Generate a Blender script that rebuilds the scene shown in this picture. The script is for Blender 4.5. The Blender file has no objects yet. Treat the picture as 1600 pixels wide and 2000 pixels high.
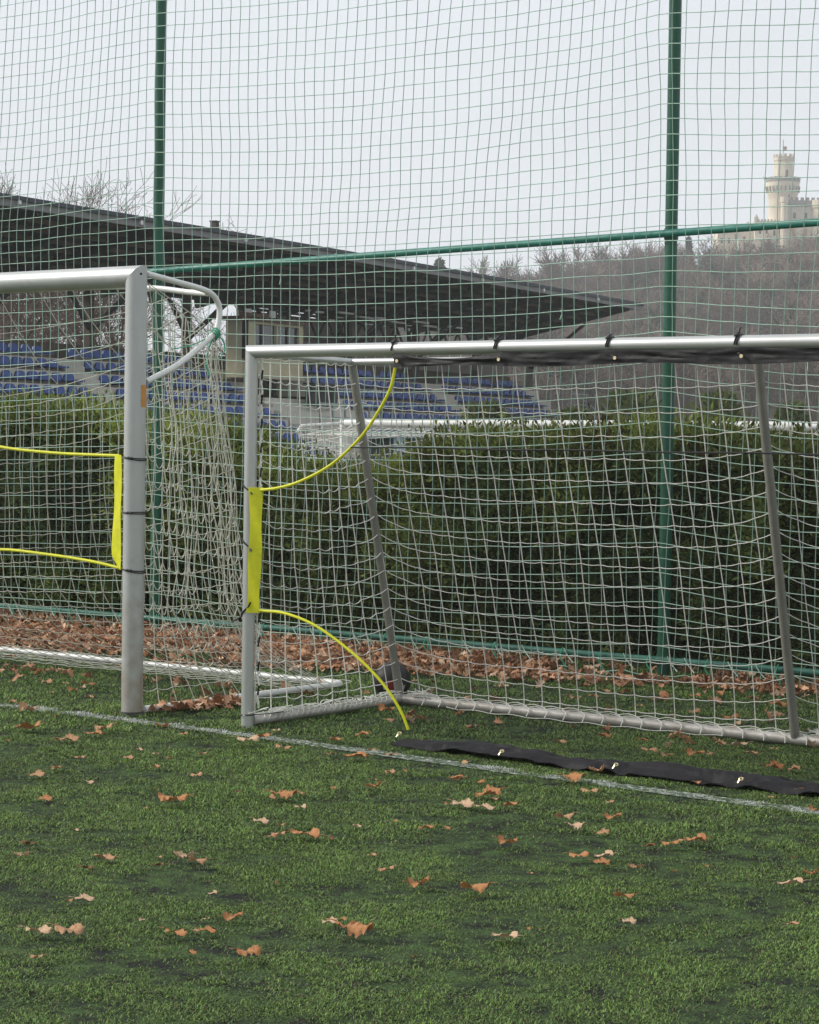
import bpy, math, random
import numpy as np
from mathutils import Vector, Matrix

random.seed(7)
rng = np.random.default_rng(11)
scene = bpy.context.scene
COL = scene.collection
PI = math.pi

# ------------------------------------------------------------------ camera
F_PX = 4224.7                      # focal length in pixels of a 1600 px wide picture
YAW, PITCH, ROLL = -0.6408, -0.0317, 0.0145
CAM = Vector((7.4246, -8.5599, 1.5001))


def cam_axes():
    cy, sy = math.cos(YAW), math.sin(YAW)
    d = Vector((sy * math.cos(PITCH), cy * math.cos(PITCH), math.sin(PITCH)))
    r = Vector((cy, -sy, 0.0))
    u = r.cross(d)
    c, s = math.cos(ROLL), math.sin(ROLL)
    return c * r + s * u, -s * r + c * u, d


R_, U_, D_ = cam_axes()


def at(x, y, axis, v):
    """point of the plane axis = v that lies at this place of the photograph"""
    d = D_ + (x - 800) / F_PX * R_ - (y - 1000) / F_PX * U_
    t = (v - CAM[axis]) / d[axis]
    return CAM + t * d


def atd(x, y, dep):
    return CAM + dep * (D_ + (x - 800) / F_PX * R_ - (y - 1000) / F_PX * U_)


cam_data = bpy.data.cameras.new('camera')
cam = bpy.data.objects.new('camera', cam_data)
COL.objects.link(cam)
cam_data.sensor_fit = 'HORIZONTAL'
cam_data.sensor_width = 36.0
cam_data.lens = F_PX / 1600 * 36.0
cam_data.clip_start = 0.05
cam_data.clip_end = 3000
m = Matrix((R_, U_, -D_)).transposed().to_4x4()
m.translation = CAM
cam.matrix_world = m
scene.camera = cam

# ------------------------------------------------------------------ materials
MATS = {}


def mat(name, col, rough=0.6, metal=0.0, var=0.0, vscale=8.0, bump=0.0, bscale=40.0, col2=None, spec=0.5,
        coat=0.0, trans=0.0, stretch=None, attr=None):
    if name in MATS:
        return MATS[name]
    m = bpy.data.materials.new(name)
    m.use_nodes = True
    nt = m.node_tree
    b = nt.nodes['Principled BSDF']
    b.inputs['Roughness'].default_value = rough
    b.inputs['Metallic'].default_value = metal
    b.inputs['Specular IOR Level'].default_value = spec
    b.inputs['Coat Weight'].default_value = coat
    b.inputs['Base Color'].default_value = (*col, 1)
    tc = nt.nodes.new('ShaderNodeTexCoord')
    src = tc.outputs['Object']
    if stretch:
        mp = nt.nodes.new('ShaderNodeMapping')
        mp.inputs['Scale'].default_value = stretch
        nt.links.new(src, mp.inputs['Vector'])
        src = mp.outputs['Vector']
    colout = None
    if var > 0 or col2:
        n = nt.nodes.new('ShaderNodeTexNoise')
        n.inputs['Scale'].default_value = vscale
        n.inputs['Detail'].default_value = 6
        n.inputs['Roughness'].default_value = 0.65
        nt.links.new(src, n.inputs['Vector'])
        rp = nt.nodes.new('ShaderNodeValToRGB')
        rp.color_ramp.elements[0].position = 0.32
        rp.color_ramp.elements[1].position = 0.68
        c2 = col2 or tuple(min(1, c * (1 + var)) for c in col)
        c1 = col if col2 else tuple(c * (1 - var) for c in col)
        rp.color_ramp.elements[0].color = (*c1, 1)
        rp.color_ramp.elements[1].color = (*c2, 1)
        nt.links.new(n.outputs['Fac'], rp.inputs['Fac'])
        colout = rp.outputs['Color']
    if attr:
        a = nt.nodes.new('ShaderNodeAttribute')
        a.attribute_name = attr
        colout = a.outputs['Color']
    if colout:
        nt.links.new(colout, b.inputs['Base Color'])
    if bump > 0:
        n2 = nt.nodes.new('ShaderNodeTexNoise')
        n2.inputs['Scale'].default_value = bscale
        n2.inputs['Detail'].default_value = 5
        nt.links.new(src, n2.inputs['Vector'])
        bp = nt.nodes.new('ShaderNodeBump')
        bp.inputs['Strength'].default_value = bump
        bp.inputs['Distance'].default_value = 0.01
        nt.links.new(n2.outputs['Fac'], bp.inputs['Height'])
        nt.links.new(bp.outputs['Normal'], b.inputs['Normal'])
    if trans > 0:
        tr = nt.nodes.new('ShaderNodeBsdfTranslucent')
        mx = nt.nodes.new('ShaderNodeMixShader')
        mx.inputs[0].default_value = trans
        if colout:
            nt.links.new(colout, tr.inputs['Color'])
        else:
            tr.inputs['Color'].default_value = (*col, 1)
        out = nt.nodes['Material Output']
        nt.links.new(b.outputs[0], mx.inputs[1])
        nt.links.new(tr.outputs[0], mx.inputs[2])
        nt.links.new(mx.outputs[0], out.inputs['Surface'])
    MATS[name] = m
    return m


ALU = mat('aluminium', (0.50, 0.505, 0.49), 0.36, 0.6, var=0.06, vscale=5, stretch=(1, 1, 0.25), bump=0.06, bscale=300)
ALU_BIG = mat('painted_aluminium', (0.46, 0.47, 0.46), 0.40, 0.35, var=0.07, vscale=7, stretch=(1, 1, 0.3), bump=0.05, bscale=260)
nt = ALU_BIG.node_tree
_b = nt.nodes['Principled BSDF']
_src = _b.inputs['Base Color'].links[0].from_socket
_tc = nt.nodes.new('ShaderNodeTexCoord')
_sp = nt.nodes.new('ShaderNodeSeparateXYZ')
nt.links.new(_tc.outputs['Object'], _sp.inputs[0])
_mr = nt.nodes.new('ShaderNodeMapRange')
for _n, _v in zip(('From Min', 'From Max', 'To Min', 'To Max'), (0.0, 1.0, 0.42, -0.10)):
    _mr.inputs[_n].default_value = _v
nt.links.new(_sp.outputs['Z'], _mr.inputs['Value'])
_nz = nt.nodes.new('ShaderNodeTexNoise')
_nz.inputs['Scale'].default_value = 14
_nz.inputs['Detail'].default_value = 7
nt.links.new(_tc.outputs['Object'], _nz.inputs['Vector'])
_ad = nt.nodes.new('ShaderNodeMath')
_ad.operation = 'ADD'
nt.links.new(_mr.outputs[0], _ad.inputs[0])
nt.links.new(_nz.outputs['Fac'], _ad.inputs[1])
_rr = nt.nodes.new('ShaderNodeMapRange')
for _n, _v in zip(('From Min', 'From Max', 'To Min', 'To Max'), (0.52, 0.95, 0.0, 0.75)):
    _rr.inputs[_n].default_value = _v
nt.links.new(_ad.outputs[0], _rr.inputs['Value'])
_mx = nt.nodes.new('ShaderNodeMixRGB')
_mx.inputs[2].default_value = (0.30, 0.25, 0.19, 1)
nt.links.new(_rr.outputs[0], _mx.inputs[0])
nt.links.new(_src, _mx.inputs[1])
nt.links.new(_mx.outputs[0], _b.inputs['Base Color'])
ALU_DIRTY = mat('dirty_aluminium', (0.36, 0.33, 0.29), 0.5, 0.3, col2=(0.58, 0.56, 0.53), vscale=9, bump=0.1, bscale=120)
GREY_TUBE = mat('grey_tube', (0.27, 0.26, 0.23), 0.5, 0.2, var=0.12, vscale=12, bump=0.05, bscale=150)
WHITE_TUBE = mat('white_paint', (0.72, 0.72, 0.70), 0.4, 0.0, var=0.07, vscale=12)
NET_WHITE = mat('white_cord', (0.80, 0.79, 0.73), 0.8, var=0.12, vscale=30)
NET_GREY = mat('old_cord', (0.56, 0.55, 0.47), 0.85, var=0.12, vscale=30)
NET_GREEN = mat('green_cord', (0.36, 0.52, 0.43), 0.75, var=0.18, vscale=3)
CORD_GREEN = mat('bright_green_cord', (0.05, 0.36, 0.22), 0.75, var=0.2, vscale=30)
GREEN_PAINT = mat('green_paint', (0.014, 0.098, 0.058), 0.42, 0.0, var=0.16, vscale=5, bump=0.04, bscale=90, stretch=(1, 1, 0.3))
RAIL_PAINT = mat('rail_green', (0.03, 0.19, 0.145), 0.45, 0.0, var=0.15, vscale=6)
BLACK_CORD = mat('black_cord', (0.012, 0.012, 0.014), 0.6)
BLACK_FAB = mat('black_fabric', (0.012, 0.0115, 0.013), 0.6, var=0.3, vscale=7, bump=0.35, bscale=26, spec=0.3)
GROUND_FAB = mat('dusty_black_fabric', (0.006, 0.0055, 0.0068), 0.65, col2=(0.013, 0.0115, 0.014), vscale=5, bump=0.7, bscale=20, spec=0.22)
YELLOW = mat('yellow_fabric', (0.76, 0.76, 0.02), 0.55, var=0.09, vscale=20, bump=0.12, bscale=160, trans=0.25)
BRASS = mat('brass', (0.62, 0.52, 0.32), 0.3, 0.9)
ORANGE = mat('orange_sticker', (0.55, 0.24, 0.05), 0.5, var=0.1, vscale=20)
DARK = mat('dark_hole', (0.01, 0.01, 0.01), 0.8)


def sheet_material():
    m = bpy.data.materials.new('fine_black_mesh')
    m.use_nodes = True
    nt = m.node_tree
    b = nt.nodes['Principled BSDF']
    b.inputs['Base Color'].default_value = (0.010, 0.0095, 0.0095, 1)
    b.inputs['Roughness'].default_value = 0.9
    b.inputs['Specular IOR Level'].default_value = 0.1
    t = nt.nodes.new('ShaderNodeBsdfTransparent')
    mx = nt.nodes.new('ShaderNodeMixShader')
    tc = nt.nodes.new('ShaderNodeTexCoord')
    n = nt.nodes.new('ShaderNodeTexNoise')
    n.inputs['Scale'].default_value = 1.3
    nt.links.new(tc.outputs['Object'], n.inputs['Vector'])
    r = nt.nodes.new('ShaderNodeMapRange')
    r.inputs['To Min'].default_value = 0.18
    r.inputs['To Max'].default_value = 0.26
    nt.links.new(n.outputs['Fac'], r.inputs['Value'])
    nt.links.new(r.outputs['Result'], mx.inputs[0])
    nt.links.new(t.outputs[0], mx.inputs[1])
    nt.links.new(b.outputs[0], mx.inputs[2])
    nt.links.new(mx.outputs[0], nt.nodes['Material Output'].inputs['Surface'])
    return m


MESH_FAB = sheet_material()

# ------------------------------------------------------------------ helpers


def tag(o, label=None, cat=None, group=None, kind=None):
    if label:
        o['label'] = label
    if cat:
        o['category'] = cat
    if group:
        o['group'] = group
    if kind:
        o['kind'] = kind
    return o


def empty(name, loc=(0, 0, 0), rz=0.0):
    o = bpy.data.objects.new(name, None)
    o.empty_display_size = 0.3
    o.location = loc
    o.rotation_euler = (0, 0, rz)
    COL.objects.link(o)
    return o


def link(name, me, parent=None, loc=(0, 0, 0)):
    o = bpy.data.objects.new(name, me)
    COL.objects.link(o)
    o.location = loc
    if parent is not None:
        o.parent = parent
    return o


def np_mesh(name, V, polys, material, smooth=False, colors=None):
    """V (n,3); polys a list of arrays (k, corners)"""
    me = bpy.data.meshes.new(name)
    V = np.asarray(V, np.float32)
    if not isinstance(polys, list):
        polys = [polys]
    li = np.concatenate([np.asarray(p, np.int32).ravel() for p in polys])
    cnt = np.concatenate([np.full(len(p), np.asarray(p).shape[1], np.int32) for p in polys])
    st = np.concatenate([[0], np.cumsum(cnt)[:-1]]).astype(np.int32)
    me.vertices.add(len(V))
    me.vertices.foreach_set('co', V.ravel())
    me.loops.add(len(li))
    me.loops.foreach_set('vertex_index', li)
    me.polygons.add(len(cnt))
    me.polygons.foreach_set('loop_start', st)
    me.polygons.foreach_set('loop_total', cnt)
    if smooth:
        me.polygons.foreach_set('use_smooth', np.ones(len(cnt), bool))
    me.materials.append(material)
    if colors is not None:
        ca = me.color_attributes.new('tint', 'FLOAT_COLOR', 'POINT')
        c = np.ones((len(V), 4), np.float32)
        c[:, :3] = colors
        ca.data.foreach_set('color', c.ravel())
    me.update(calc_edges=True)
    me.validate()
    return me


class MB:
    """collects shapes for ONE mesh"""

    def __init__(s):
        s.v = []
        s.f = []

    def add(s, vs, fs):
        o = len(s.v)
        s.v.extend([tuple(v) for v in vs])
        s.f.extend([tuple(i + o for i in f) for f in fs])

    def box(s, lo, hi):
        x0, y0, z0 = lo
        x1, y1, z1 = hi
        vs = [(x0, y0, z0), (x1, y0, z0), (x1, y1, z0), (x0, y1, z0), (x0, y0, z1), (x1, y0, z1), (x1, y1, z1), (x0, y1, z1)]
        s.add(vs, [(0, 3, 2, 1), (4, 5, 6, 7), (0, 1, 5, 4), (1, 2, 6, 5), (2, 3, 7, 6), (3, 0, 4, 7)])

    def bar(s, a, b, w, h=None, up=(0, 0, 1)):
        """rectangular bar from a to b"""
        h = h or w
        a, b = Vector(a), Vector(b)
        d = (b - a).normalized()
        u = Vector(up)
        if abs(d.dot(u)) > 0.98:
            u = Vector((1, 0, 0))
        x = d.cross(u).normalized()
        y = x.cross(d)
        vs = []
        for p in (a, b):
            for sx, sy in ((-1, -1), (1, -1), (1, 1), (-1, 1)):
                vs.append(p + x * (sx * w / 2) + y * (sy * h / 2))
        s.add(vs, [(0, 1, 2, 3), (7, 6, 5, 4), (0, 4, 5, 1), (1, 5, 6, 2), (2, 6, 7, 3), (3, 7, 4, 0)])

    def tube(s, path, r, n=16, cap=True, r2=None):
        P = [Vector(p) for p in path]
        rr = r if isinstance(r, (list, tuple)) else [r] * len(P)
        t0 = (P[1] - P[0]).normalized()
        u = t0.orthogonal().normalized()
        rings = []
        for i, p in enumerate(P):
            if i == 0:
                t = t0
            elif i == len(P) - 1:
                t = (P[i] - P[i - 1]).normalized()
            else:
                t = ((P[i + 1] - p).normalized() + (p - P[i - 1]).normalized()).normalized()
            u = (u - t * u.dot(t)).normalized()
            w = t.cross(u)
            rings.append([p + (u * math.cos(2 * PI * k / n) + w * math.sin(2 * PI * k / n)) * rr[i] for k in range(n)])
        vs = [v for rg in rings for v in rg]
        fs = []
        for i in range(len(P) - 1):
            for k in range(n):
                k2 = (k + 1) % n
                fs.append((i * n + k, i * n + k2, (i + 1) * n + k2, (i + 1) * n + k))
        if cap:
            fs.append(tuple(range(n - 1, -1, -1)))
            fs.append(tuple((len(P) - 1) * n + k for k in range(n)))
        s.add(vs, fs)

    def build(s, name, material, parent=None, smooth=False, label=None):
        me = bpy.data.meshes.new(name)
        me.from_pydata(s.v, [], s.f)
        me.materials.append(material)
        if smooth:
            me.polygons.foreach_set('use_smooth', np.ones(len(me.polygons), bool))
        me.update()
        o = link(name, me, parent)
        if smooth:
            sharp = math.radians(40)
            try:
                me.set_sharp_from_angle(angle=sharp)
            except Exception:
                pass
        if label:
            o['label'] = label
        return o


def build_split(mb, name, material, make):
    """one object per connected piece of mb; make(piece, name, material) links it"""
    par = list(range(len(mb.v)))

    def find(a):
        while par[a] != a:
            par[a] = par[par[a]]
            a = par[a]
        return a

    for f in mb.f:
        for q in f[1:]:
            par[find(q)] = find(f[0])
    comp = {}
    for f in mb.f:
        comp.setdefault(find(f[0]), []).append(f)
    for fs in comp.values():
        ids = sorted({i for f in fs for i in f})
        ix = {i: k for k, i in enumerate(ids)}
        b = MB()
        b.add([mb.v[i] for i in ids], [tuple(ix[i] for i in f) for f in fs])
        make(b, name, material)


def bez(p0, p1, p2, p3, n=16):
    out = []
    for i in range(n + 1):
        t = i / n
        out.append(tuple((1 - t) ** 3 * a + 3 * t * (1 - t) ** 2 * b + 3 * t * t * (1 - t) * c + t ** 3 * d
                         for a, b, c, d in zip(p0, p1, p2, p3)))
    return out


def spline(pts, n=6):
    """Catmull-Rom through the points"""
    P = [Vector(p) for p in pts]
    P = [2 * P[0] - P[1]] + P + [2 * P[-1] - P[-2]]
    out = []
    for i in range(1, len(P) - 2):
        for k in range(n):
            t = k / n
            a, b, c, d = P[i - 1], P[i], P[i + 1], P[i + 2]
            out.append(0.5 * ((2 * b) + (c - a) * t + (2 * a - 5 * b + 4 * c - d) * t * t + (3 * b - a - 3 * c + d) * t ** 3))
    out.append(P[-2])
    return out


# value noise for shapes (numpy)
_tab = np.random.default_rng(5).random((256, 256))


def noise2(x, y, seed=0):
    x = np.asarray(x, float) + seed * 17.3
    y = np.asarray(y, float) + seed * 9.7
    xi, yi = np.floor(x).astype(int), np.floor(y).astype(int)
    fx, fy = x - xi, y - yi
    fx, fy = fx * fx * (3 - 2 * fx), fy * fy * (3 - 2 * fy)
    g = lambda a, b: _tab[a % 256, b % 256]
    return (g(xi, yi) * (1 - fx) + g(xi + 1, yi) * fx) * (1 - fy) + (g(xi, yi + 1) * (1 - fx) + g(xi + 1, yi + 1) * fx) * fy


def fbm(x, y, seed=0, o=4):
    s, a, t = 0, 0.5, 0
    for i in range(o):
        s = s + a * noise2(np.asarray(x) * 2 ** i, np.asarray(y) * 2 ** i, seed + i)
        t += a
        a *= 0.55
    return s / t


def net_mesh(name, chains, r, material, sides=4):
    """cords along polylines -> one mesh; chains: list of (n,3) arrays"""
    A = np.concatenate([c[:-1] for c in chains])
    B = np.concatenate([c[1:] for c in chains])
    d = B - A
    L = np.linalg.norm(d, axis=1)
    ok = L > 1e-5
    A, B, d, L = A[ok], B[ok], d[ok], L[ok]
    d = d / L[:, None]
    A = A - d * r * 0.5
    B = B + d * r * 0.5
    up = np.where(np.abs(d[:, 2:3]) > 0.9, np.array([[1., 0, 0]]), np.array([[0, 0, 1.]]))
    u = np.cross(d, up)
    u /= np.linalg.norm(u, axis=1)[:, None]
    w = np.cross(u, d)
    rings = []
    for P in (A, B):
        for k in range(sides):
            a = 2 * PI * (k + 0.5) / sides
            rings.append(P + r * (math.cos(a) * u + math.sin(a) * w))
    V = np.stack(rings, 1).reshape(-1, 3)
    n = len(A)
    base = (np.arange(n) * 2 * sides)[:, None]
    q = []
    for k in range(sides):
        k2 = (k + 1) % sides
        q.append(base + np.array([[k, k2, sides + k2, sides + k]]))
    Q = np.concatenate(q)
    return np_mesh(name, V, Q, material, smooth=True)


def grid_chains(G, rows=True, cols=True, sub=1, sag=0.0):
    """G (nu,nv,3): chains along both directions; rows run over u and may hang between the knots"""
    out = []
    nu, nv = G.shape[:2]
    if rows:
        for j in range(nv):
            c = G[:, j]
            if sub > 1:
                t = np.linspace(0, 1, sub + 1)[:-1]
                seg = c[:-1, None] * (1 - t)[None, :, None] + c[1:, None] * t[None, :, None]
                k = sag if np.isscalar(sag) else sag[:, j][:, None]
                seg[..., 2] -= k * 4 * (t * (1 - t))[None, :]
                c = np.concatenate([seg.reshape(-1, 3), c[-1:]])
            out.append(c)
    if cols:
        for i in range(nu):
            out.append(G[i])
    return out


# ------------------------------------------------------------------ world and light
world = bpy.data.worlds.new('World')
scene.world = world
world.use_nodes = True
nt = world.node_tree
bg = nt.nodes['Background']
SUN_EL, SUN_AZ = math.radians(34), math.radians(-118)     # azimuth measured from +Y towards +X
sky = nt.nodes.new('ShaderNodeTexSky')
sky.sky_type = 'NISHITA'
sky.sun_disc = False
sky.sun_elevation = SUN_EL
sky.sun_rotation = SUN_AZ
sky.air_density = 1.0
sky.dust_density = 4.0
sky.ozone_density = 1.0
hs = nt.nodes.new('ShaderNodeHueSaturation')              # a closed cloud layer takes most of the blue out
hs.inputs['Saturation'].default_value = 0.22
nt.links.new(sky.outputs[0], hs.inputs['Color'])
mixc = nt.nodes.new('ShaderNodeMixRGB')
mixc.inputs[0].default_value = 0.80
mixc.inputs[2].default_value = (6.72, 7.15, 7.65, 1)      # even cloud
nt.links.new(hs.outputs[0], mixc.inputs[1])
_tc = nt.nodes.new('ShaderNodeTexCoord')
_mp = nt.nodes.new('ShaderNodeMapping')
_mp.inputs['Scale'].default_value = (2.2, 2.2, 6.0)
_cn = nt.nodes.new('ShaderNodeTexNoise')
_cn.inputs['Scale'].default_value = 1.6
_cn.inputs['Detail'].default_value = 5
_cr = nt.nodes.new('ShaderNodeMapRange')
_cr.inputs['To Min'].default_value = 0.90
_cr.inputs['To Max'].default_value = 1.10
_cm = nt.nodes.new('ShaderNodeVectorMath')
_cm.operation = 'SCALE'
nt.links.new(_tc.outputs['Generated'], _mp.inputs['Vector'])
nt.links.new(_mp.outputs[0], _cn.inputs['Vector'])
nt.links.new(_cn.outputs['Fac'], _cr.inputs['Value'])
nt.links.new(mixc.outputs[0], _cm.inputs[0])
nt.links.new(_cr.outputs[0], _cm.inputs['Scale'])
nt.links.new(_cm.outputs[0], bg.inputs['Color'])
bg.inputs['Strength'].default_value = 0.0585

sl = bpy.data.lights.new('sun', 'SUN')
sl.energy = 1.5
sl.angle = math.radians(15)
sl.color = (1.0, 0.95, 0.87)
so = bpy.data.objects.new('sun', sl)
COL.objects.link(so)
sd = Vector((math.sin(SUN_AZ) * math.cos(SUN_EL), math.cos(SUN_AZ) * math.cos(SUN_EL), math.sin(SUN_EL)))
so.rotation_euler = sd.to_track_quat('Z', 'Y').to_euler()
so.location = (0, -20, 30)

scene.view_settings.view_transform = 'Standard'
scene.view_settings.look = 'None'
scene.view_settings.exposure = 1.26
scene.view_settings.gamma = 1.0
scene.render.engine = 'CYCLES'
scene.cycles.transparent_max_bounces = 12
scene.cycles.max_bounces = 6
scene.cycles.volume_bounces = 1
scene.cycles.use_denoising = True

# ------------------------------------------------------------------ ground
LOW = -0.56                                                # the pitch beyond the hedge lies lower


def ground_mesh():
    xs = np.concatenate([np.linspace(-850, -60, 12), np.linspace(-50, 60, 23), np.linspace(80, 850, 12)])
    ys = np.array([-850, -400, -150, -60, -30, -15, 0, 3, 5.6, 6.5, 8, 12, 20, 40, 80, 150, 300, 500, 850.])
    z = np.interp(ys, [-850, 5.6, 8, 850], [-0.03, -0.03, LOW, LOW])
    V = np.array([(x, y, zz) for y, zz in zip(ys, z) for x in xs])
    n = len(xs)
    Q = np.array([(j * n + i, j * n + i + 1, (j + 1) * n + i + 1, (j + 1) * n + i) for j in range(len(ys) - 1) for i in range(n - 1)])
    return np_mesh('ground', V, Q, mat('meadow', (0.05, 0.065, 0.028), 0.95, col2=(0.10, 0.085, 0.045), vscale=0.4, bump=0.4, bscale=6))


tag(link('ground', ground_mesh()), kind='structure')


def turf_material():
    m = bpy.data.materials.new('artificial_turf')
    m.use_nodes = True
    nt = m.node_tree
    b = nt.nodes['Principled BSDF']
    b.inputs['Roughness'].default_value = 0.9
    b.inputs['Specular IOR Level'].default_value = 0.2
    tc = nt.nodes.new('ShaderNodeTexCoord')

    def nz(scale, detail, rough=0.6):
        n = nt.nodes.new('ShaderNodeTexNoise')
        n.inputs['Scale'].default_value = scale
        n.inputs['Detail'].default_value = detail
        n.inputs['Roughness'].default_value = rough
        nt.links.new(tc.outputs['Object'], n.inputs['Vector'])
        return n

    big = nz(7.0, 6, 0.7)
    fine = nz(160, 3, 0.7)
    r1 = nt.nodes.new('ShaderNodeValToRGB')
    r1.color_ramp.elements[0].position = 0.40
    r1.color_ramp.elements[0].color = (0.014, 0.016, 0.013, 1)     # rubber crumb
    r1.color_ramp.elements[1].position = 0.62
    r1.color_ramp.elements[1].color = (0.062, 0.112, 0.032, 1)
    nt.links.new(big.outputs['Fac'], r1.inputs['Fac'])
    r2 = nt.nodes.new('ShaderNodeValToRGB')
    r2.color_ramp.elements[0].position = 0.38
    r2.color_ramp.elements[0].color = (0.35, 0.35, 0.35, 1)
    r2.color_ramp.elements[1].position = 0.66
    r2.color_ramp.elements[1].color = (1.9, 1.9, 1.9, 1)
    nt.links.new(fine.outputs['Fac'], r2.inputs['Fac'])
    mx = nt.nodes.new('ShaderNodeMixRGB')
    mx.blend_type = 'MULTIPLY'
    mx.inputs[0].default_value = 1
    nt.links.new(r1.outputs[0], mx.inputs[1])
    nt.links.new(r2.outputs[0], mx.inputs[2])
    nt.links.new(mx.outputs[0], b.inputs['Base Color'])
    bp = nt.nodes.new('ShaderNodeBump')
    bp.inputs['Strength'].default_value = 0.9
    bp.inputs['Distance'].default_value = 0.012
    nt.links.new(fine.outputs['Fac'], bp.inputs['Height'])
    nt.links.new(bp.outputs['Normal'], b.inputs['Normal'])
    return m


TURF = turf_material()
V = [(-45, -45, 0), (45, -45, 0), (45, 5.2, 0), (-45, 5.2, 0)]
tag(link('turf_field', np_mesh('turf_field', V, np.array([[0, 1, 2, 3]]), TURF)), kind='structure')

# white goal line: worn paint, nearly parallel to the goals
LINE = [(-9.0, -0.05), (-1.63, -0.245), (0.19, -0.245), (1.78, -0.345), (2.75, -0.39), (3.5, -0.425), (9, -0.62)]
LX = np.array([p[0] for p in LINE])
LY = np.array([p[1] for p in LINE])
LINE_W = 0.115


def line_material():
    m = bpy.data.materials.new('worn_white_line')
    m.use_nodes = True
    nt = m.node_tree
    b = nt.nodes['Principled BSDF']
    b.inputs['Roughness'].default_value = 0.85
    tc = nt.nodes.new('ShaderNodeTexCoord')
    a = nt.nodes.new('ShaderNodeTexNoise')
    a.inputs['Scale'].default_value = 38
    a.inputs['Detail'].default_value = 5
    a.inputs['Roughness'].default_value = 0.75
    nt.links.new(tc.outputs['Object'], a.inputs['Vector'])
    r = nt.nodes.new('ShaderNodeValToRGB')
    r.color_ramp.elements[0].position = 0.50
    r.color_ramp.elements[0].color = (0.030, 0.055, 0.022, 1)
    r.color_ramp.elements[1].position = 0.60
    r.color_ramp.elements[1].color = (0.40, 0.42, 0.39, 1)
    nt.links.new(a.outputs['Fac'], r.inputs['Fac'])
    nt.links.new(r.outputs[0], b.inputs['Base Color'])
    return m


lx = np.linspace(-9, 9, 180)
ly = np.interp(lx, LX, LY)
w0 = LINE_W * 0.5 * (0.75 + 0.5 * fbm(lx * 5, lx * 0, 3))
V = np.concatenate([np.stack([lx, ly - w0, lx * 0 + 0.004], 1), np.stack([lx, ly + w0, lx * 0 + 0.004], 1)])
n = len(lx)
Q = np.array([(i, i + 1, n + i + 1, n + i) for i in range(n - 1)])
tag(link('white_goal_line', np_mesh('white_goal_line', V, Q, line_material())), kind='structure')


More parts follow.
